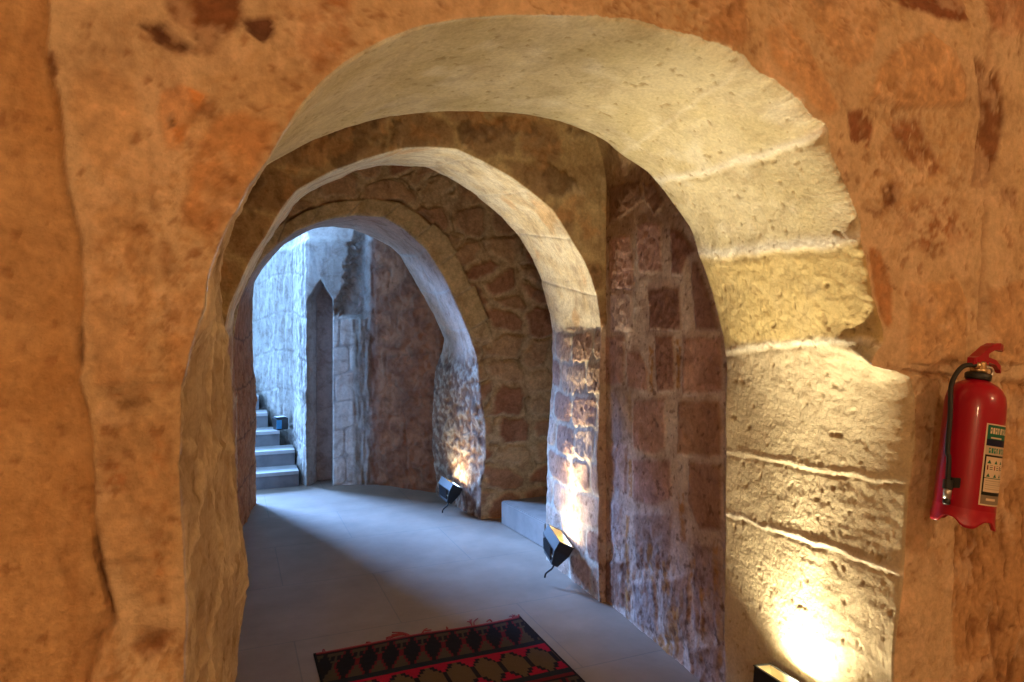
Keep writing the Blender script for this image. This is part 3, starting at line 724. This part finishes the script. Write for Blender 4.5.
# floor: large pale limestone slabs
m, nt, b = new_mat('limestone_slabs'); L = nt.links.new
tc = nt.nodes.new('ShaderNodeTexCoord'); mp = nt.nodes.new('ShaderNodeMapping'); L(tc.outputs['Object'], mp.inputs['Vector'])
mp.inputs['Location'].default_value = (.35, -2.63 + .745 * 4, 0)
br = nt.nodes.new('ShaderNodeTexBrick'); L(mp.outputs['Vector'], br.inputs['Vector'])
br.inputs['Scale'].default_value = 1; br.inputs['Brick Width'].default_value = 1.15; br.inputs['Row Height'].default_value = .745
br.inputs['Mortar Size'].default_value = .004; br.inputs['Mortar Smooth'].default_value = .3; br.offset = .45
br.inputs['Color1'].default_value = (.265, .218, .18, 1); br.inputs['Color2'].default_value = (.25, .205, .168, 1); br.inputs['Mortar'].default_value = (.19, .17, .15, 1)
nz = nt.nodes.new('ShaderNodeTexNoise'); nz.inputs['Scale'].default_value = 3.2; nz.inputs['Detail'].default_value = 7; nz.inputs['Roughness'].default_value = .62; L(tc.outputs['Object'], nz.inputs['Vector'])
mr = nt.nodes.new('ShaderNodeMapRange'); mr.inputs['From Min'].default_value = .3; mr.inputs['From Max'].default_value = .7; mr.inputs['To Min'].default_value = .8; mr.inputs['To Max'].default_value = 1.15; L(nz.outputs['Fac'], mr.inputs['Value'])
vm = nt.nodes.new('ShaderNodeVectorMath'); vm.operation = 'SCALE'; L(br.outputs['Color'], vm.inputs[0]); L(mr.outputs['Result'], vm.inputs['Scale']); L(vm.outputs['Vector'], b.inputs['Base Color'])
b.inputs['Roughness'].default_value = .55
n2_ = nt.nodes.new('ShaderNodeTexNoise'); n2_.inputs['Scale'].default_value = 18; n2_.inputs['Detail'].default_value = 5; L(tc.outputs['Object'], n2_.inputs['Vector'])
ml = nt.nodes.new('ShaderNodeMath'); ml.operation = 'MULTIPLY_ADD'; L(br.outputs['Fac'], ml.inputs[0]); ml.inputs[1].default_value = -1.0; L(n2_.outputs['Fac'], ml.inputs[2])
bp = nt.nodes.new('ShaderNodeBump'); bp.inputs['Strength'].default_value = .35; bp.inputs['Distance'].default_value = .004; L(ml.outputs[0], bp.inputs['Height']); L(bp.outputs['Normal'], b.inputs['Normal'])
M_FLOOR = m
slab('floor', (-3.2, -3.15, -.15), (3.8, 9.19, 0), M_FLOOR, 'pale limestone slab floor running through the arches', 'floor')

# ================================================================== STAIRS, ALCOVE STEP
M_STEP = plain('shaded_step_stone', (.15, .15, .155), .8, noise=.25, nscale=9, bump=.5)  # shade on the risers is put into this darker colour
M_TREAD = plain('lit_tread_stone', (.33, .335, .335), .7, noise=.15, nscale=9, bump=.4)  # same stone, daylight on the treads put into the lighter colour
st_ = empty('staircase', (-.4, 6.62, 0)); tag(st_, 'grey stone staircase rising behind the farthest arch along the pale wall', 'stairs')
for k in range(1, 9):
    y0 = 6.62 + .285 * (k - 1); y1 = y0 + .285 if k < 8 else 9.0
    xr = min(path_x(yv) for yv in np.linspace(y0, y1 if k < 8 else y0 + .3, 5)) - .004
    if k == 8: xr = -.45
    bm = bmesh.new(); box(bm, (-1.6, y0 + .012, 0), (xr, y1 + .011, .15 * k - .035), 0)
    s = link('step', bm_mesh('step', bm), M_STEP); s.parent = st_; s.matrix_parent_inverse = Matrix.Translation((.4, -6.62, 0))
    bm = bmesh.new(); box(bm, (-1.6, y0 - .008, .15 * k - .0345), (xr, y1 + .01, .15 * k), .006)
    t_ = link('tread', bm_mesh('tread', bm), M_TREAD); t_.parent = s
bm = bmesh.new()
prism(bm, [(1.955, 4.12, 0), (2.9, 4.12, 0), (2.9, 4.80, 0), (1.90, 4.78, 0)], [(1.955, 4.12, .175), (2.9, 4.12, .175), (2.9, 4.80, .175), (1.90, 4.78, .175)])
bmesh.ops.bevel(bm, geom=[e for e in bm.edges], offset=.008, segments=2, affect='EDGES')
tag(link('stone_step', bm_mesh('stone_step', bm), plain('alcove_step_stone', (.22, .20, .185), .75, noise=.18, nscale=8, bump=.4)), 'low stone step at the mouth of the dark alcove between two arches', 'step')

# ================================================================== KILIM
RX0, RX1, RY1, RY0 = .352, 1.376, 3.20, 1.55
nx, ny = 340, 500
gx = np.linspace(RX0, RX1, nx); gy = np.linspace(RY1, RY0, ny)
XX, YY = np.meshgrid(gx, gy); Uu = XX - RX0; Bb = RY1 - YY
OL = np.array((.060, .048, .034)); BK = np.array((.010, .010, .016)); RD = np.array((.30, .008, .035)); NV = np.array((.013, .018, .028)); TAN = np.array((.095, .065, .036)); MAR = np.array((.12, .012, .02))
K = np.empty((ny, nx, 3)); K[:] = OL
per = .100
def band1(K, b0, b1):
    bb = (Bb - b0) / (b1 - b0); inb = (bb >= 0) & (bb <= 1)
    q = (Uu + .25 * (Bb - b0)) / per; f = np.abs(q - np.floor(q) - .5) * 2
    stp = np.floor(f * 5) / 5; h = np.abs(bb - .5) * 2
    dia = (stp + np.floor(h * 4) / 4 * .85 < .72); out = (stp + np.floor(h * 4) / 4 * .85 < .88) & ~dia
    hook = (f > .55) & (f < .9) & (bb > .12) & (bb < .3)
    K[inb] = OL; K[inb & out & (hash01(np.floor(q), 2.) > .25)] = MAR; K[inb & (dia | hook)] = BK
def band2(K, b0, b1):
    bb = (Bb - b0) / (b1 - b0); inb = (bb >= 0) & (bb <= 1)
    q = Uu / .155; f = np.abs(q - np.floor(q) - .5) * 2; ff = np.floor(f * 7) / 7
    q = Uu / .125; f = np.abs(q - np.floor(q) - .5) * 2; tb = np.floor(bb * 12) / 12; g = np.floor(f * 6) / 6
    K[inb] = TAN
    ra = inb & (tb < .36); K[ra & (g > tb / .36 * .95 - .05)] = RD; K[ra & (np.abs(g - tb / .36 * .95) < .14) & (tb > .05)] = BK
    K[inb & (tb >= .36) & (tb < .68) & (g > .78)] = BK
    rc = inb & (tb >= .68); K[rc & (1 - g < (tb - .60) / .38 * 1.0)] = RD; K[rc & (np.abs(1 - g - (tb - .60) / .38) < .12)] = BK
def stripe(K, b0, b1, c_):
    K[(Bb >= b0) & (Bb < b1)] = c_
o0 = 0.0
while o0 < 1.7:
    stripe(K, o0, o0 + .022, MAR); stripe(K, o0 + .022, o0 + .035, BK)
    band1(K, o0 + .035, o0 + .275); stripe(K, o0 + .275, o0 + .315, NV); band2(K, o0 + .315, o0 + .56); stripe(K, o0 + .56, o0 + .60, NV)
    o0 += .60
stripe(K, 0, .012, np.array((.30, .06, .07)))
K *= (1 + .12 * np.sin(YY * 900)[..., None]); edgeb = (Uu < .012) | (Uu > RX1 - RX0 - .012); K[edgeb] = BK
ZZ = .010 + .003 * np.sin(XX * 7 + YY * 3) * np.exp(-((Bb) / .4)) + .0012 * fbm(np.stack([XX.ravel(), YY.ravel(), XX.ravel() * 0], -1), 30, 2).reshape(XX.shape)
warp = .006 * np.sin(XX * 9); top = np.stack([XX, YY + warp * np.exp(-Bb / .2), ZZ], -1)
ring_c = lambda a: np.concatenate([a[:1], a, a[-1:]], 0)
T_ = np.concatenate([top[:1] * (1, 1, 0) + (0, 0, .001), top, top[-1:] * (1, 1, 0) + (0, 0, .001)], 0)
T_ = np.concatenate([T_[:, :1] * (1, 1, 0) + (0, 0, .001), T_, T_[:, -1:] * (1, 1, 0) + (0, 0, .001)], 1)
Kc = ring_c(K); Kc = np.concatenate([Kc[:, :1], Kc, Kc[:, -1:]], 1)
rug = empty('kilim_rug', (.86, 3.2, 0)); tag(rug, 'flat-woven red, black and olive kilim rug lying on the floor slabs', 'rug')
o = link('woven_panel', grid_mesh('woven_panel', T_, Kc, True), M_ATTR); o.parent = rug; o.matrix_parent_inverse = Matrix.Translation((-.86, -3.2, 0))
M_YARN = plain('red_wool_yarn', (.26, .035, .045), .9, noise=.3, nscale=200)
for (fx, n, ln, ang) in ((.40, 2, .035, .2), (.62, 2, .03, -.4), (.69, 3, .04, .5), (.80, 5, .12, -.7), (.86, 3, .07, .9), (.98, 2, .03, .1), (1.12, 4, .075, .3), (1.22, 2, .03, -.3), (1.34, 3, .04, .2), (1.36, 2, .03, .6)):
    bm = bmesh.new()
    for q in range(n):
        a = ang + rng.uniform(-.5, .5); l_ = ln * rng.uniform(.7, 1.1); x0 = fx + rng.uniform(-.008, .008)
        p = [(x0, 3.195, .010), (x0 + .4 * l_ * math.sin(a), 3.20 + .45 * l_ * math.cos(a), .006 + rng.uniform(0, .01)), (x0 + l_ * math.sin(a * 1.3), 3.20 + l_ * math.cos(a * 1.3), .004)]
        tube(bm, spline(p, 5), .0028, 6)
    t_ = link('tassel', bm_mesh('tassel', bm, True), M_YARN); t_.parent = rug; t_.matrix_parent_inverse = Matrix.Translation((-.86, -3.2, 0))

# ================================================================== FLOODLIGHTS
M_BLK = plain('black_powder_coat', (.012, .012, .013), .45, noise=.2, nscale=120, bump=.1)
M_INN = plain('reflector_metal', (.75, .68, .52), .35, .9)
M_RUBB = plain('black_rubber_cable', (.01, .01, .01), .6)
M_GREY = plain('grey_fin_metal', (.05, .06, .07), .5, .3)
def emit(name, color, strength):
    m, nt, b = new_mat(name); b.inputs['Base Color'].default_value = (.8, .8, .8, 1)
    b.inputs['Emission Color'].default_value = (*color, 1); b.inputs['Emission Strength'].default_value = strength
    return m
M_LENS = emit('lit_lamp_glass', (1, .80, .45), 14)
def floodlight(loc, rotz, tilt, L=.27, Wd=.095, Hh=.15, label='', energy=10, color=(1, .80, .50), spread=130, spot=None, cable=True, lensmat=None, lit_u=0.0, group=None, roll=0.0):
    """trough up-light: x = across (wall on +x), y = along, open side up; wedge body below"""
    root = empty('floodlight', loc); root.rotation_euler = (tilt, roll, rotz); tag(root, label, 'light', group)
    w, l, h, t = Wd / 2, L / 2, Hh, .004
    bm = bmesh.new()                                         # hollow wedge housing
    def wall(p): prism(bm, p[0], p[1])
    o4 = [(-w, -l), (w, -l), (w, l), (-w, l)]; i4 = [(-w + t, -l + t), (w - t, -l + t), (w - t, l - t), (-w + t, l - t)]
    bw, bl = w * .42, l * .66
    def ring(a, z, ox=0, oy=0): return [bm.verts.new((x_ + ox, y_ + oy, z)) for x_, y_ in a]
    sc = lambda a, fx, fy, ox: [(x_ * fx + ox, y_ * fy) for x_, y_ in a]
    r0 = ring(sc(o4, bw / w, bl / l, w * .40), 0); r1 = ring(sc(o4, 1, 1, 0), h * .62); r2 = ring(o4, h); r3 = ring(i4, h); r4 = ring([(x_ * .62, y_ * .8) for x_, y_ in i4], h - .105); 
    for a, b_ in ((r0, r1), (r1, r2), (r2, r3), (r3, r4)):
        for k in range(4): bm.faces.new((a[k], a[(k + 1) % 4], b_[(k + 1) % 4], b_[k]))
    bm.faces.new(r0[::-1]); bm.faces.new(r4)
    o = link('housing', bm_mesh('housing', bm), M_BLK, root); o.data.materials.append(M_INN)
    for p in o.data.polygons:
        if all(o.data.vertices[v].co.z > h - .107 for v in p.vertices) and all(abs(o.data.vertices[v].co.x) < w - t * .5 and abs(o.data.vertices[v].co.y) < l - t * .5 for v in p.vertices): p.material_index = 1
    bm = bmesh.new()                                         # rim
    for lo, hi in (((-w - .003, -l - .003, h), (w + .003, -l + t, h + .004)), ((-w - .003, l - t, h), (w + .003, l + .003, h + .004)), ((-w - .003, -l + t, h), (-w + t, l - t, h + .004)), ((w - t, -l + t, h), (w + .003, l - t, h + .004))): box(bm, lo, hi)
    link('rim', bm_mesh('rim', bm), M_GREY, root)
    bm = bmesh.new()                                         # cooling fins on the outer long side
    for k in range(7):
        yy = -l * .55 + k * l * 1.1 / 6
        prism(bm, [(-w * .98, yy - .002, h * .60), (-w * .98 - .010, yy - .002, h * .52), (-.01 - .012, yy - .002, .02), (-.008, yy - .002, .02)], [(-w * .98, yy + .002, h * .60), (-w * .98 - .010, yy + .002, h * .52), (-.01 - .012, yy + .002, .02), (-.008, yy + .002, .02)])
    link('cooling_fins', bm_mesh('cooling_fins', bm), M_GREY, root)
    bm = bmesh.new(); box(bm, (-w * .5, -l * .7, h - .1045), (w * .5, l * .7, h - .100), .001)
    link('lens', bm_mesh('lens', bm), lensmat or M_LENS, root)
    bm = bmesh.new()                                         # wall bracket: two ears and a plate on the wall side
    box(bm, (w + .004, -l * .5, h * .35), (w + .009, l * .5, h * .85), .001)
    for s in (-1, 1): tube(bm, [(w - .004, s * l * .4, h * .7), (w + .014, s * l * .4, h * .7)], .006, 10)
    link('bracket', bm_mesh('bracket', bm), M_BLK, root)
    if cable:
        bm = bmesh.new(); tube(bm, spline([(w * .4, -l * .55, .012), (w * .35, -l * .62, -.02), (w * .1, -l * .66, -.04), (0, -l * .60, -.065), (w * .2, -l * .55, -.088 if cable is True else cable)], 7), .0055, 8)
        link('cable', bm_mesh('cable', bm, True), M_RUBB, root)
    if energy:
        li = bpy.data.lights.new('lamp', 'AREA'); li.shape = 'RECTANGLE'; li.size = .05; li.size_y = min(.06, L * .3); li.energy = energy; li.color = color; li.spread = math.radians(spread)
        lo_ = bpy.data.objects.new('bulb', li); col.objects.link(lo_); lo_.parent = root; lo_.location = (0, lit_u, h - .045); lo_.rotation_euler = (math.pi, 0, 0)
    if spot:
        for (e_, ang, rx, ry) in spot:
            li = bpy.data.lights.new('lamp_beam', 'SPOT'); li.energy = e_; li.color = color; li.spot_size = math.radians(ang); li.spot_blend = 1.0; li.shadow_soft_size = .02
            lo_ = bpy.data.objects.new('bulb', li); col.objects.link(lo_); lo_.parent = root; lo_.location = (0, lit_u, h - .03); lo_.rotation_euler = (math.pi + rx, ry, 0)
    return root
def wall_x(i0, y0, y1, z0, z1):
    W_ = V[:, start[i0]:start[i0 + 1] + 1].reshape(-1, 3)
    m = (W_[:, 0] > .9) & (W_[:, 1] > y0) & (W_[:, 1] < y1) & (W_[:, 2] > z0) & (W_[:, 2] < z1)
    return float(W_[m, 0].min())
wa = wall_x(2, 1.48, 1.84, .1, .36)
floodlight((wa - .058, 1.655, .185), 0.0, 0, L=.33, Wd=.070, energy=3.4, roll=math.radians(6), label='black trough floodlight glowing at the foot of the nearest arch, lower right of the photo', color=(1, .85, .54), spot=[(120, 44, 0, -.16), (75, 150, 0, -.6)], lit_u=.035, cable=-.18)
wb = wall_x(6, 3.46, 3.78, .05, .32)
floodlight((wb - .124, 3.61, .13), math.radians(-4), math.radians(10), L=.23, Wd=.10, energy=1.8, label='black floodlight with a hooked cable on the pier of the middle arch', color=(1, .80, .48), spot=[(170, 52, 0, -.54), (14, 150, 0, -.8)], roll=math.radians(28))
wc = wall_x(10, 5.10, 5.5, .05, .32)
floodlight((wc - .115, 5.26, .10), math.radians(10), math.radians(6), L=.22, Wd=.10, energy=2.0, label='black floodlight under a bright patch on the pier of the farthest arch', color=(1, .80, .48), roll=math.radians(28))
# small lamp on the stairs
M_TEAL = plain('plate_blue', (.02, .16, .30), .4, noise=.1)  # even blue for the plate on the left of the front
sx = path_x(7.2) - .085
root = empty('step_lamp', (sx - .01, 7.215, .452)); tag(root, 'small blue-fronted box lamp standing on a stair tread by the pale wall', 'light')
root.rotation_euler = (0, 0, .35)
bm = bmesh.new(); prism(bm, [(-.055, .0, .0), (.06, .0, .0), (.06, .10, .0), (-.055, .10, .0)], [(-.065, .0, .105), (.06, -.0, .115), (.06, .11, .125), (-.065, .11, .125)])
bmesh.ops.bevel(bm, geom=list(bm.edges), offset=.004, segments=2, affect='EDGES'); link('housing', bm_mesh('housing', bm), M_BLK, root)
bm = bmesh.new(); box(bm, (-.064, -.010, .012), (-.012, -.001, .100), .002); link('front_plate', bm_mesh('front_plate', bm), M_TEAL, root)
bm = bmesh.new(); box(bm, (-.05, .012, .1262), (.045, .09, .130), .001); link('glass', bm_mesh('glass', bm), plain('frosted_glass', (.7, .75, .78), .2), root)

# ================================================================== FIRE EXTINGUISHER
M_RED = plain('gloss_red_paint', (.33, .002, .018), .30, coat=.3, noise=.04, nscale=14)
M_BRASS = plain('brass_valve', (.55, .40, .22), .35, .9)
M_STEEL = plain('dull_steel', (.55, .52, .48), .35, .9)
M_BLKP = plain('black_plastic', (.012, .012, .012), .5)
R_ = .073; HB = .40
M_RED.node_tree.nodes['Principled BSDF'].inputs['Specular IOR Level'].default_value = .3
ext = empty('fire_extinguisher', (1.848, 1.240, .952)); tag(ext, 'red fire extinguisher with black hose hanging on the orange wall', 'fire extinguisher')
ext.rotation_euler = (0, math.radians(9.6), 0)
seg = 96
bm = bmesh.new()                                            # scalloped skirt + body + dome in one shell
prof = [(R_, .055), (R_, .26), (R_, HB - .075), (R_ * .985, HB - .055), (R_ * .93, HB - .036), (R_ * .82, HB - .02), (R_ * .66, HB - .008), (R_ * .45, HB), (R_ * .34, HB + .004), (.0225, HB + .006)]
lathe(bm, prof, seg); 
o = link('body', bm_mesh('body', bm, True), M_RED, ext)
bm = bmesh.new()
def wav(a): 
    t = .5 + .5 * math.cos(5 * (a - math.atan2(-1.24, -1.848) + .45)); t = t * t * (3 - 2 * t); return .006 + .022 * t
rings = []
for j in range(7):
    ring = []
    for k in range(seg):
        a = k * 2 * math.pi / seg; zb = wav(a); z_ = zb + (.056 - zb) * j / 6; r = R_ + (.0035 * (1 - j / 6) ** 3)
        ring.append(bm.verts.new((r * math.cos(a), r * math.sin(a), z_)))
    rings.append(ring)
inner = [bm.verts.new(((R_ - .006) * math.cos(k * 2 * math.pi / seg), (R_ - .006) * math.sin(k * 2 * math.pi / seg), wav(k * 2 * math.pi / seg) + .001)) for k in range(seg)]
inner2 = [bm.verts.new(((R_ - .006) * math.cos(k * 2 * math.pi / seg), (R_ - .006) * math.sin(k * 2 * math.pi / seg), .056)) for k in range(seg)]
bc = bm.verts.new((0, 0, .035))
for a, b_ in list(zip(rings[:-1], rings[1:])) + [(inner2, inner), (inner, rings[0])]:
    for k in range(seg): bm.faces.new((a[k], a[(k + 1) % seg], b_[(k + 1) % seg], b_[k]))
for k in range(seg): bm.faces.new((inner2[k], inner2[(k + 1) % seg], bc))
link('skirt', bm_mesh('skirt', bm, True), plain('red_plastic_skirt', (.38, .004, .02), .38, noise=.03), ext)
bm = bmesh.new(); lathe(bm, [(.0, HB + .004), (.030, HB + .004), (.032, HB + .008), (.032, HB + .020), (.028, HB + .024), (0, HB + .024)], 32); link('collar', bm_mesh('collar', bm, True), M_BLKP, ext)
bm = bmesh.new(); lathe(bm, [(0, HB + .024), (.021, HB + .024), (.021, HB + .034), (.018, HB + .036), (.018, HB + .052), (.014, HB + .056), (0, HB + .056)], 24)
tube(bm, [(0, 0, HB + .040), (-.030, -.010, HB + .042)], .010, 14); val = link('valve', bm_mesh('valve', bm, True), M_BRASS, ext)
bm = bmesh.new(); tube(bm, spline([(.016, -.006, HB + .044), (.034, -.012, HB + .042), (.040, -.012, HB + .030), (.032, -.010, HB + .018)], 6), .004, 10); tube(bm, [(.020, -.02, HB + .042), (.020, .016, HB + .042)], .0025, 8); link('safety_pin', bm_mesh('safety_pin', bm, True), M_STEEL, ext)
bm = bmesh.new()                                            # handles, wide pressed-steel channels
def lever(pts, wid, th):
    pr = None
    for i, (x_, z_, wf) in enumerate(pts):
        ring = [bm.verts.new((x_, -wid * wf, z_ - th)), bm.verts.new((x_, wid * wf, z_ - th)), bm.verts.new((x_, wid * wf, z_ + th)), bm.verts.new((x_, -wid * wf, z_ + th))]
        if pr:
            for k in range(4): bm.faces.new((pr[k], pr[(k + 1) % 4], ring[(k + 1) % 4], ring[k]))
        else: bm.faces.new(ring[::-1])
        pr = ring
    bm.faces.new(pr)
lever([(-.038, HB + .052, .7), (-.024, HB + .058, 1), (-.004, HB + .074, 1), (.018, HB + .092, 1), (.040, HB + .104, .95), (.062, HB + .108, .9), (.086, HB + .105, .4)], .014, .0095)
lv = link('upper_lever', bm_mesh('upper_lever', bm, False), M_RED, ext)
bm = bmesh.new(); lever([(-.034, HB + .056, .9), (-.010, HB + .062, 1), (.022, HB + .064, 1), (.050, HB + .061, .95), (.074, HB + .050, .8), (.086, HB + .041, .5)], .013, .0065)
prism(bm, [(-.034, -.012, HB + .05), (.022, -.012, HB + .05), (.016, -.012, HB + .085), (-.02, -.012, HB + .070)], [(-.034, .012, HB + .05), (.022, .012, HB + .05), (.016, .012, HB + .085), (-.02, .012, HB + .070)])
link('lower_lever', bm_mesh('lower_lever', bm, False), M_RED, ext)
# local direction towards the camera
cd_ = math.atan2(-1.24, -1.875)
def onb(a, r, z_): return (r * math.cos(cd_ + a), r * math.sin(cd_ + a), z_)
bm = bmesh.new()
tube(bm, spline([(-.026, -.009, HB + .042), onb(-.75, .056, HB + .032), onb(-.80, R_ + .008, HB - .02), onb(-.66, R_ + .014, HB - .10), onb(-.60, R_ + .016, HB - .2), onb(-.54, R_ + .015, .18), onb(-.50, R_ + .013, .115)], 8), .0064, 14)
link('hose', bm_mesh('hose', bm, True), M_RUBB, ext)
bm = bmesh.new()
tube(bm, [onb(-.50, R_ + .013, .122), onb(-.49, R_ + .013, .098)], .0125, 16)
p0, p1 = onb(-.46, R_ + .004, .117), onb(-.16, R_ + .006, .113)
prism(bm, [onb(-.60, R_ + .0008, .130), onb(-.60, R_ + .007, .130), onb(-.60, R_ + .007, .102), onb(-.60, R_ + .0008, .102)], [onb(-.42, R_ + .0008, .130), onb(-.42, R_ + .007, .130), onb(-.42, R_ + .007, .102), onb(-.42, R_ + .0008, .102)])
prism(bm, [onb(-.42, R_ + .0008, .130), onb(-.42, R_ + .007, .130), onb(-.42, R_ + .007, .102), onb(-.42, R_ + .0008, .102)], [onb(-.18, R_ + .0008, .132), onb(-.18, R_ + .006, .132), onb(-.18, R_ + .006, .106), onb(-.18, R_ + .0008, .106)])
link('hose_clip', bm_mesh('hose_clip', bm), M_BLKP, ext)
bm = bmesh.new(); tube(bm, [onb(-.49, R_ + .013, .098), onb(-.485, R_ + .013, .094), onb(-.48, R_ + .013, .072)], [.008, .0105, .0095], 16); nz_ = link('nozzle', bm_mesh('nozzle', bm, True), M_STEEL, ext)
bm = bmesh.new(); tube(bm, [onb(-.48, R_ + .013, .074), onb(-.475, R_ + .013, .060), onb(-.475, R_ + .013, .056)], [.0085, .0095, .006], 16); link('nozzle_tip', bm_mesh('nozzle_tip', bm, True), M_BLKP, nz_)
bm = bmesh.new(); box(bm, (.012, R_ - .002, HB - .10), (.032, R_ + .012, HB - .06), .002); box(bm, (.014, R_ + .012, HB - .12), (.044, R_ + .016, HB - .05), .001)
link('wall_mount', bm_mesh('wall_mount', bm), M_BLKP, ext)
# printed label wrapped on the right of the body
na, nz2 = 150, 220; a0_, a1_ = .42, 1.8; z0_, z1_ = .072, .288
aa = np.linspace(a0_, a1_, na); zz_ = np.linspace(z0_, z1_, nz2); AA, ZA = np.meshgrid(aa, zz_)
Vl = np.stack([(R_ + .0009) * np.cos(cd_ + AA), (R_ + .0009) * np.sin(cd_ + AA), ZA], -1)
u_ = (AA - a0_) / (a1_ - a0_); v_ = (ZA - z0_) / (z1_ - z0_); um = u_ * (a1_ - a0_) * R_ ; vm_ = v_ * .2
PAP = np.array((.62, .50, .36)); INK = np.array((.012, .014, .014)); GRN = np.array((.012, .12, .075)); NVY = np.array((.012, .014, .04)); PR = np.array((.35, .05, .04))
Lc = np.empty((nz2, na, 3)); Lc[:] = PAP
wl = um.max()
def rect(u0, u1, v0, v1, c_): Lc[(um >= u0) & (um <= u1) & (vm_ >= v0) & (vm_ <= v1)] = c_
def frame(o_): return (um > o_) & (um < wl - o_) & (vm_ > o_) & (vm_ < .2 - o_)
Lc[frame(.0035) & ~frame(.0075)] = INK
rect(.0035, wl - .0035, .162, .1955, GRN); rect(.0035, wl - .0035, .146, .162, NVY); rect(.0035, wl - .0035, .124, .146, PAP * .75)
def bars(v0, v1, u0, cw, n, c_, sd):        # a line of heavy capitals, too small to read
    r_ = random.Random(sd); u = u0
    for k in range(n):
        rect(u, u + cw, v0, v1, c_)
        if k % 3 != 1: rect(u + cw * .35, u + cw * .65, v0 + (v1 - v0) * (.0 if k % 2 else .45), v1 - (v1 - v0) * (.25 if k % 2 else .2), Lc[0, 0] * 0 + GRN * .9 if c_ is PAP else PAP)
        u += cw * 1.35
        if k in (3, 6): u += cw * .5
bars(.176, .190, .011, .0052, 11, PAP, 1); rect(.014, .050, .1635, .168, PAP * .85)
bars(.128, .141, .012, .0055, 10, GRN * 1.6, 2)
rect(.0035, wl - .0035, .119, .1235, INK)
for vb in (.103, .070):
    for k in range(4):
        uu0 = .013 + k * .021; mk = (np.abs(um - uu0 - .004) < (.0055 - (vm_ - vb) * .6)) & (vm_ > vb) & (vm_ < vb + .008); Lc[mk] = GRN
for k in range(4): rect(.0115 + k * .021, .0155 + k * .021, .087, .098, PR * (.4 + .3 * (k % 2)))
for k in range(4):
    for r3 in range(3): rect(.019 + k * .021, .028 + k * .021, .088 + r3 * .005, .0895 + r3 * .005, INK * 4)
rect(.0075, wl - .0075, .066, .068, GRN * .8)
for r3 in range(5): rect(.012, wl - .015 - .006 * (r3 % 2), .040 + r3 * .005, .0412 + r3 * .005, PAP * .6)
rect(.0035, wl - .0035, .025, .033, INK); rect(.0035, wl - .0035, .0035, .025, PAP * .35); rect(.018, .05, .012, .018, PAP)
link('label', grid_mesh('label', Vl, Lc, True), M_PRINT, ext)

# ================================================================== LIGHT
w = bpy.data.worlds.new('sky'); bpy.context.scene.world = w; w.use_nodes = True
bg = w.node_tree.nodes['Background']
bg.inputs['Color'].default_value = (.30, .60, 1.0, 1); bg.inputs['Strength'].default_value = 3.0
def lamp(name, kind, loc, energy, color, size=.3, target=None):
    li = bpy.data.lights.new(name, kind); li.energy = energy; li.color = color
    if kind == 'AREA': li.shape = 'DISK'; li.size = size
    else: li.shadow_soft_size = size
    o = bpy.data.objects.new(name, li); col.objects.link(o); o.location = loc
    if target is not None: o.rotation_euler = (Vector(target) - Vector(loc)).to_track_quat('-Z', 'Y').to_euler()
    return o
su = bpy.data.lights.new('daylight', 'SUN'); su.energy = 30.0; su.color = (.24, .47, 1.0); su.angle = math.radians(24)
so = bpy.data.objects.new('daylight', su); col.objects.link(so); so.location = (-3, 10, 5)
az, el = math.radians(30), math.radians(30)
so.rotation_euler = Vector((math.sin(az) * math.cos(el), -math.cos(az) * math.cos(el), -math.sin(el))).to_track_quat('-Z', 'Y').to_euler()
WARM = (1, .66, .34)
lamp('room_lamp_right', 'POINT', (2.6, -1.2, 2.4), 62, WARM, .12)
lamp('room_lamp_left', 'POINT', (-.7, -1.5, 2.1), 76, WARM, .15)

# ================================================================== CAMERA / VIEW
cam = bpy.data.cameras.new('camera'); cam.sensor_fit = 'HORIZONTAL'; cam.sensor_width = 36; cam.lens = F / 1024 * 36; cam.shift_y = -(341 - HY) / 1024
cam.clip_start = .02
co = bpy.data.objects.new('camera', cam); col.objects.link(co); co.location = (0, 0, EYE); co.rotation_euler = (math.pi / 2, 0, -YAW)
sc = bpy.context.scene; sc.camera = co
sc.view_settings.view_transform = 'Standard'; sc.view_settings.look = 'None'; sc.view_settings.gamma = 1; sc.view_settings.use_curve_mapping = False
sc.view_settings.exposure = 0.0
sc.cycles.use_denoising = True; sc.cycles.max_bounces = 10; sc.cycles.diffuse_bounces = 6; sc.cycles.sample_clamp_indirect = 6
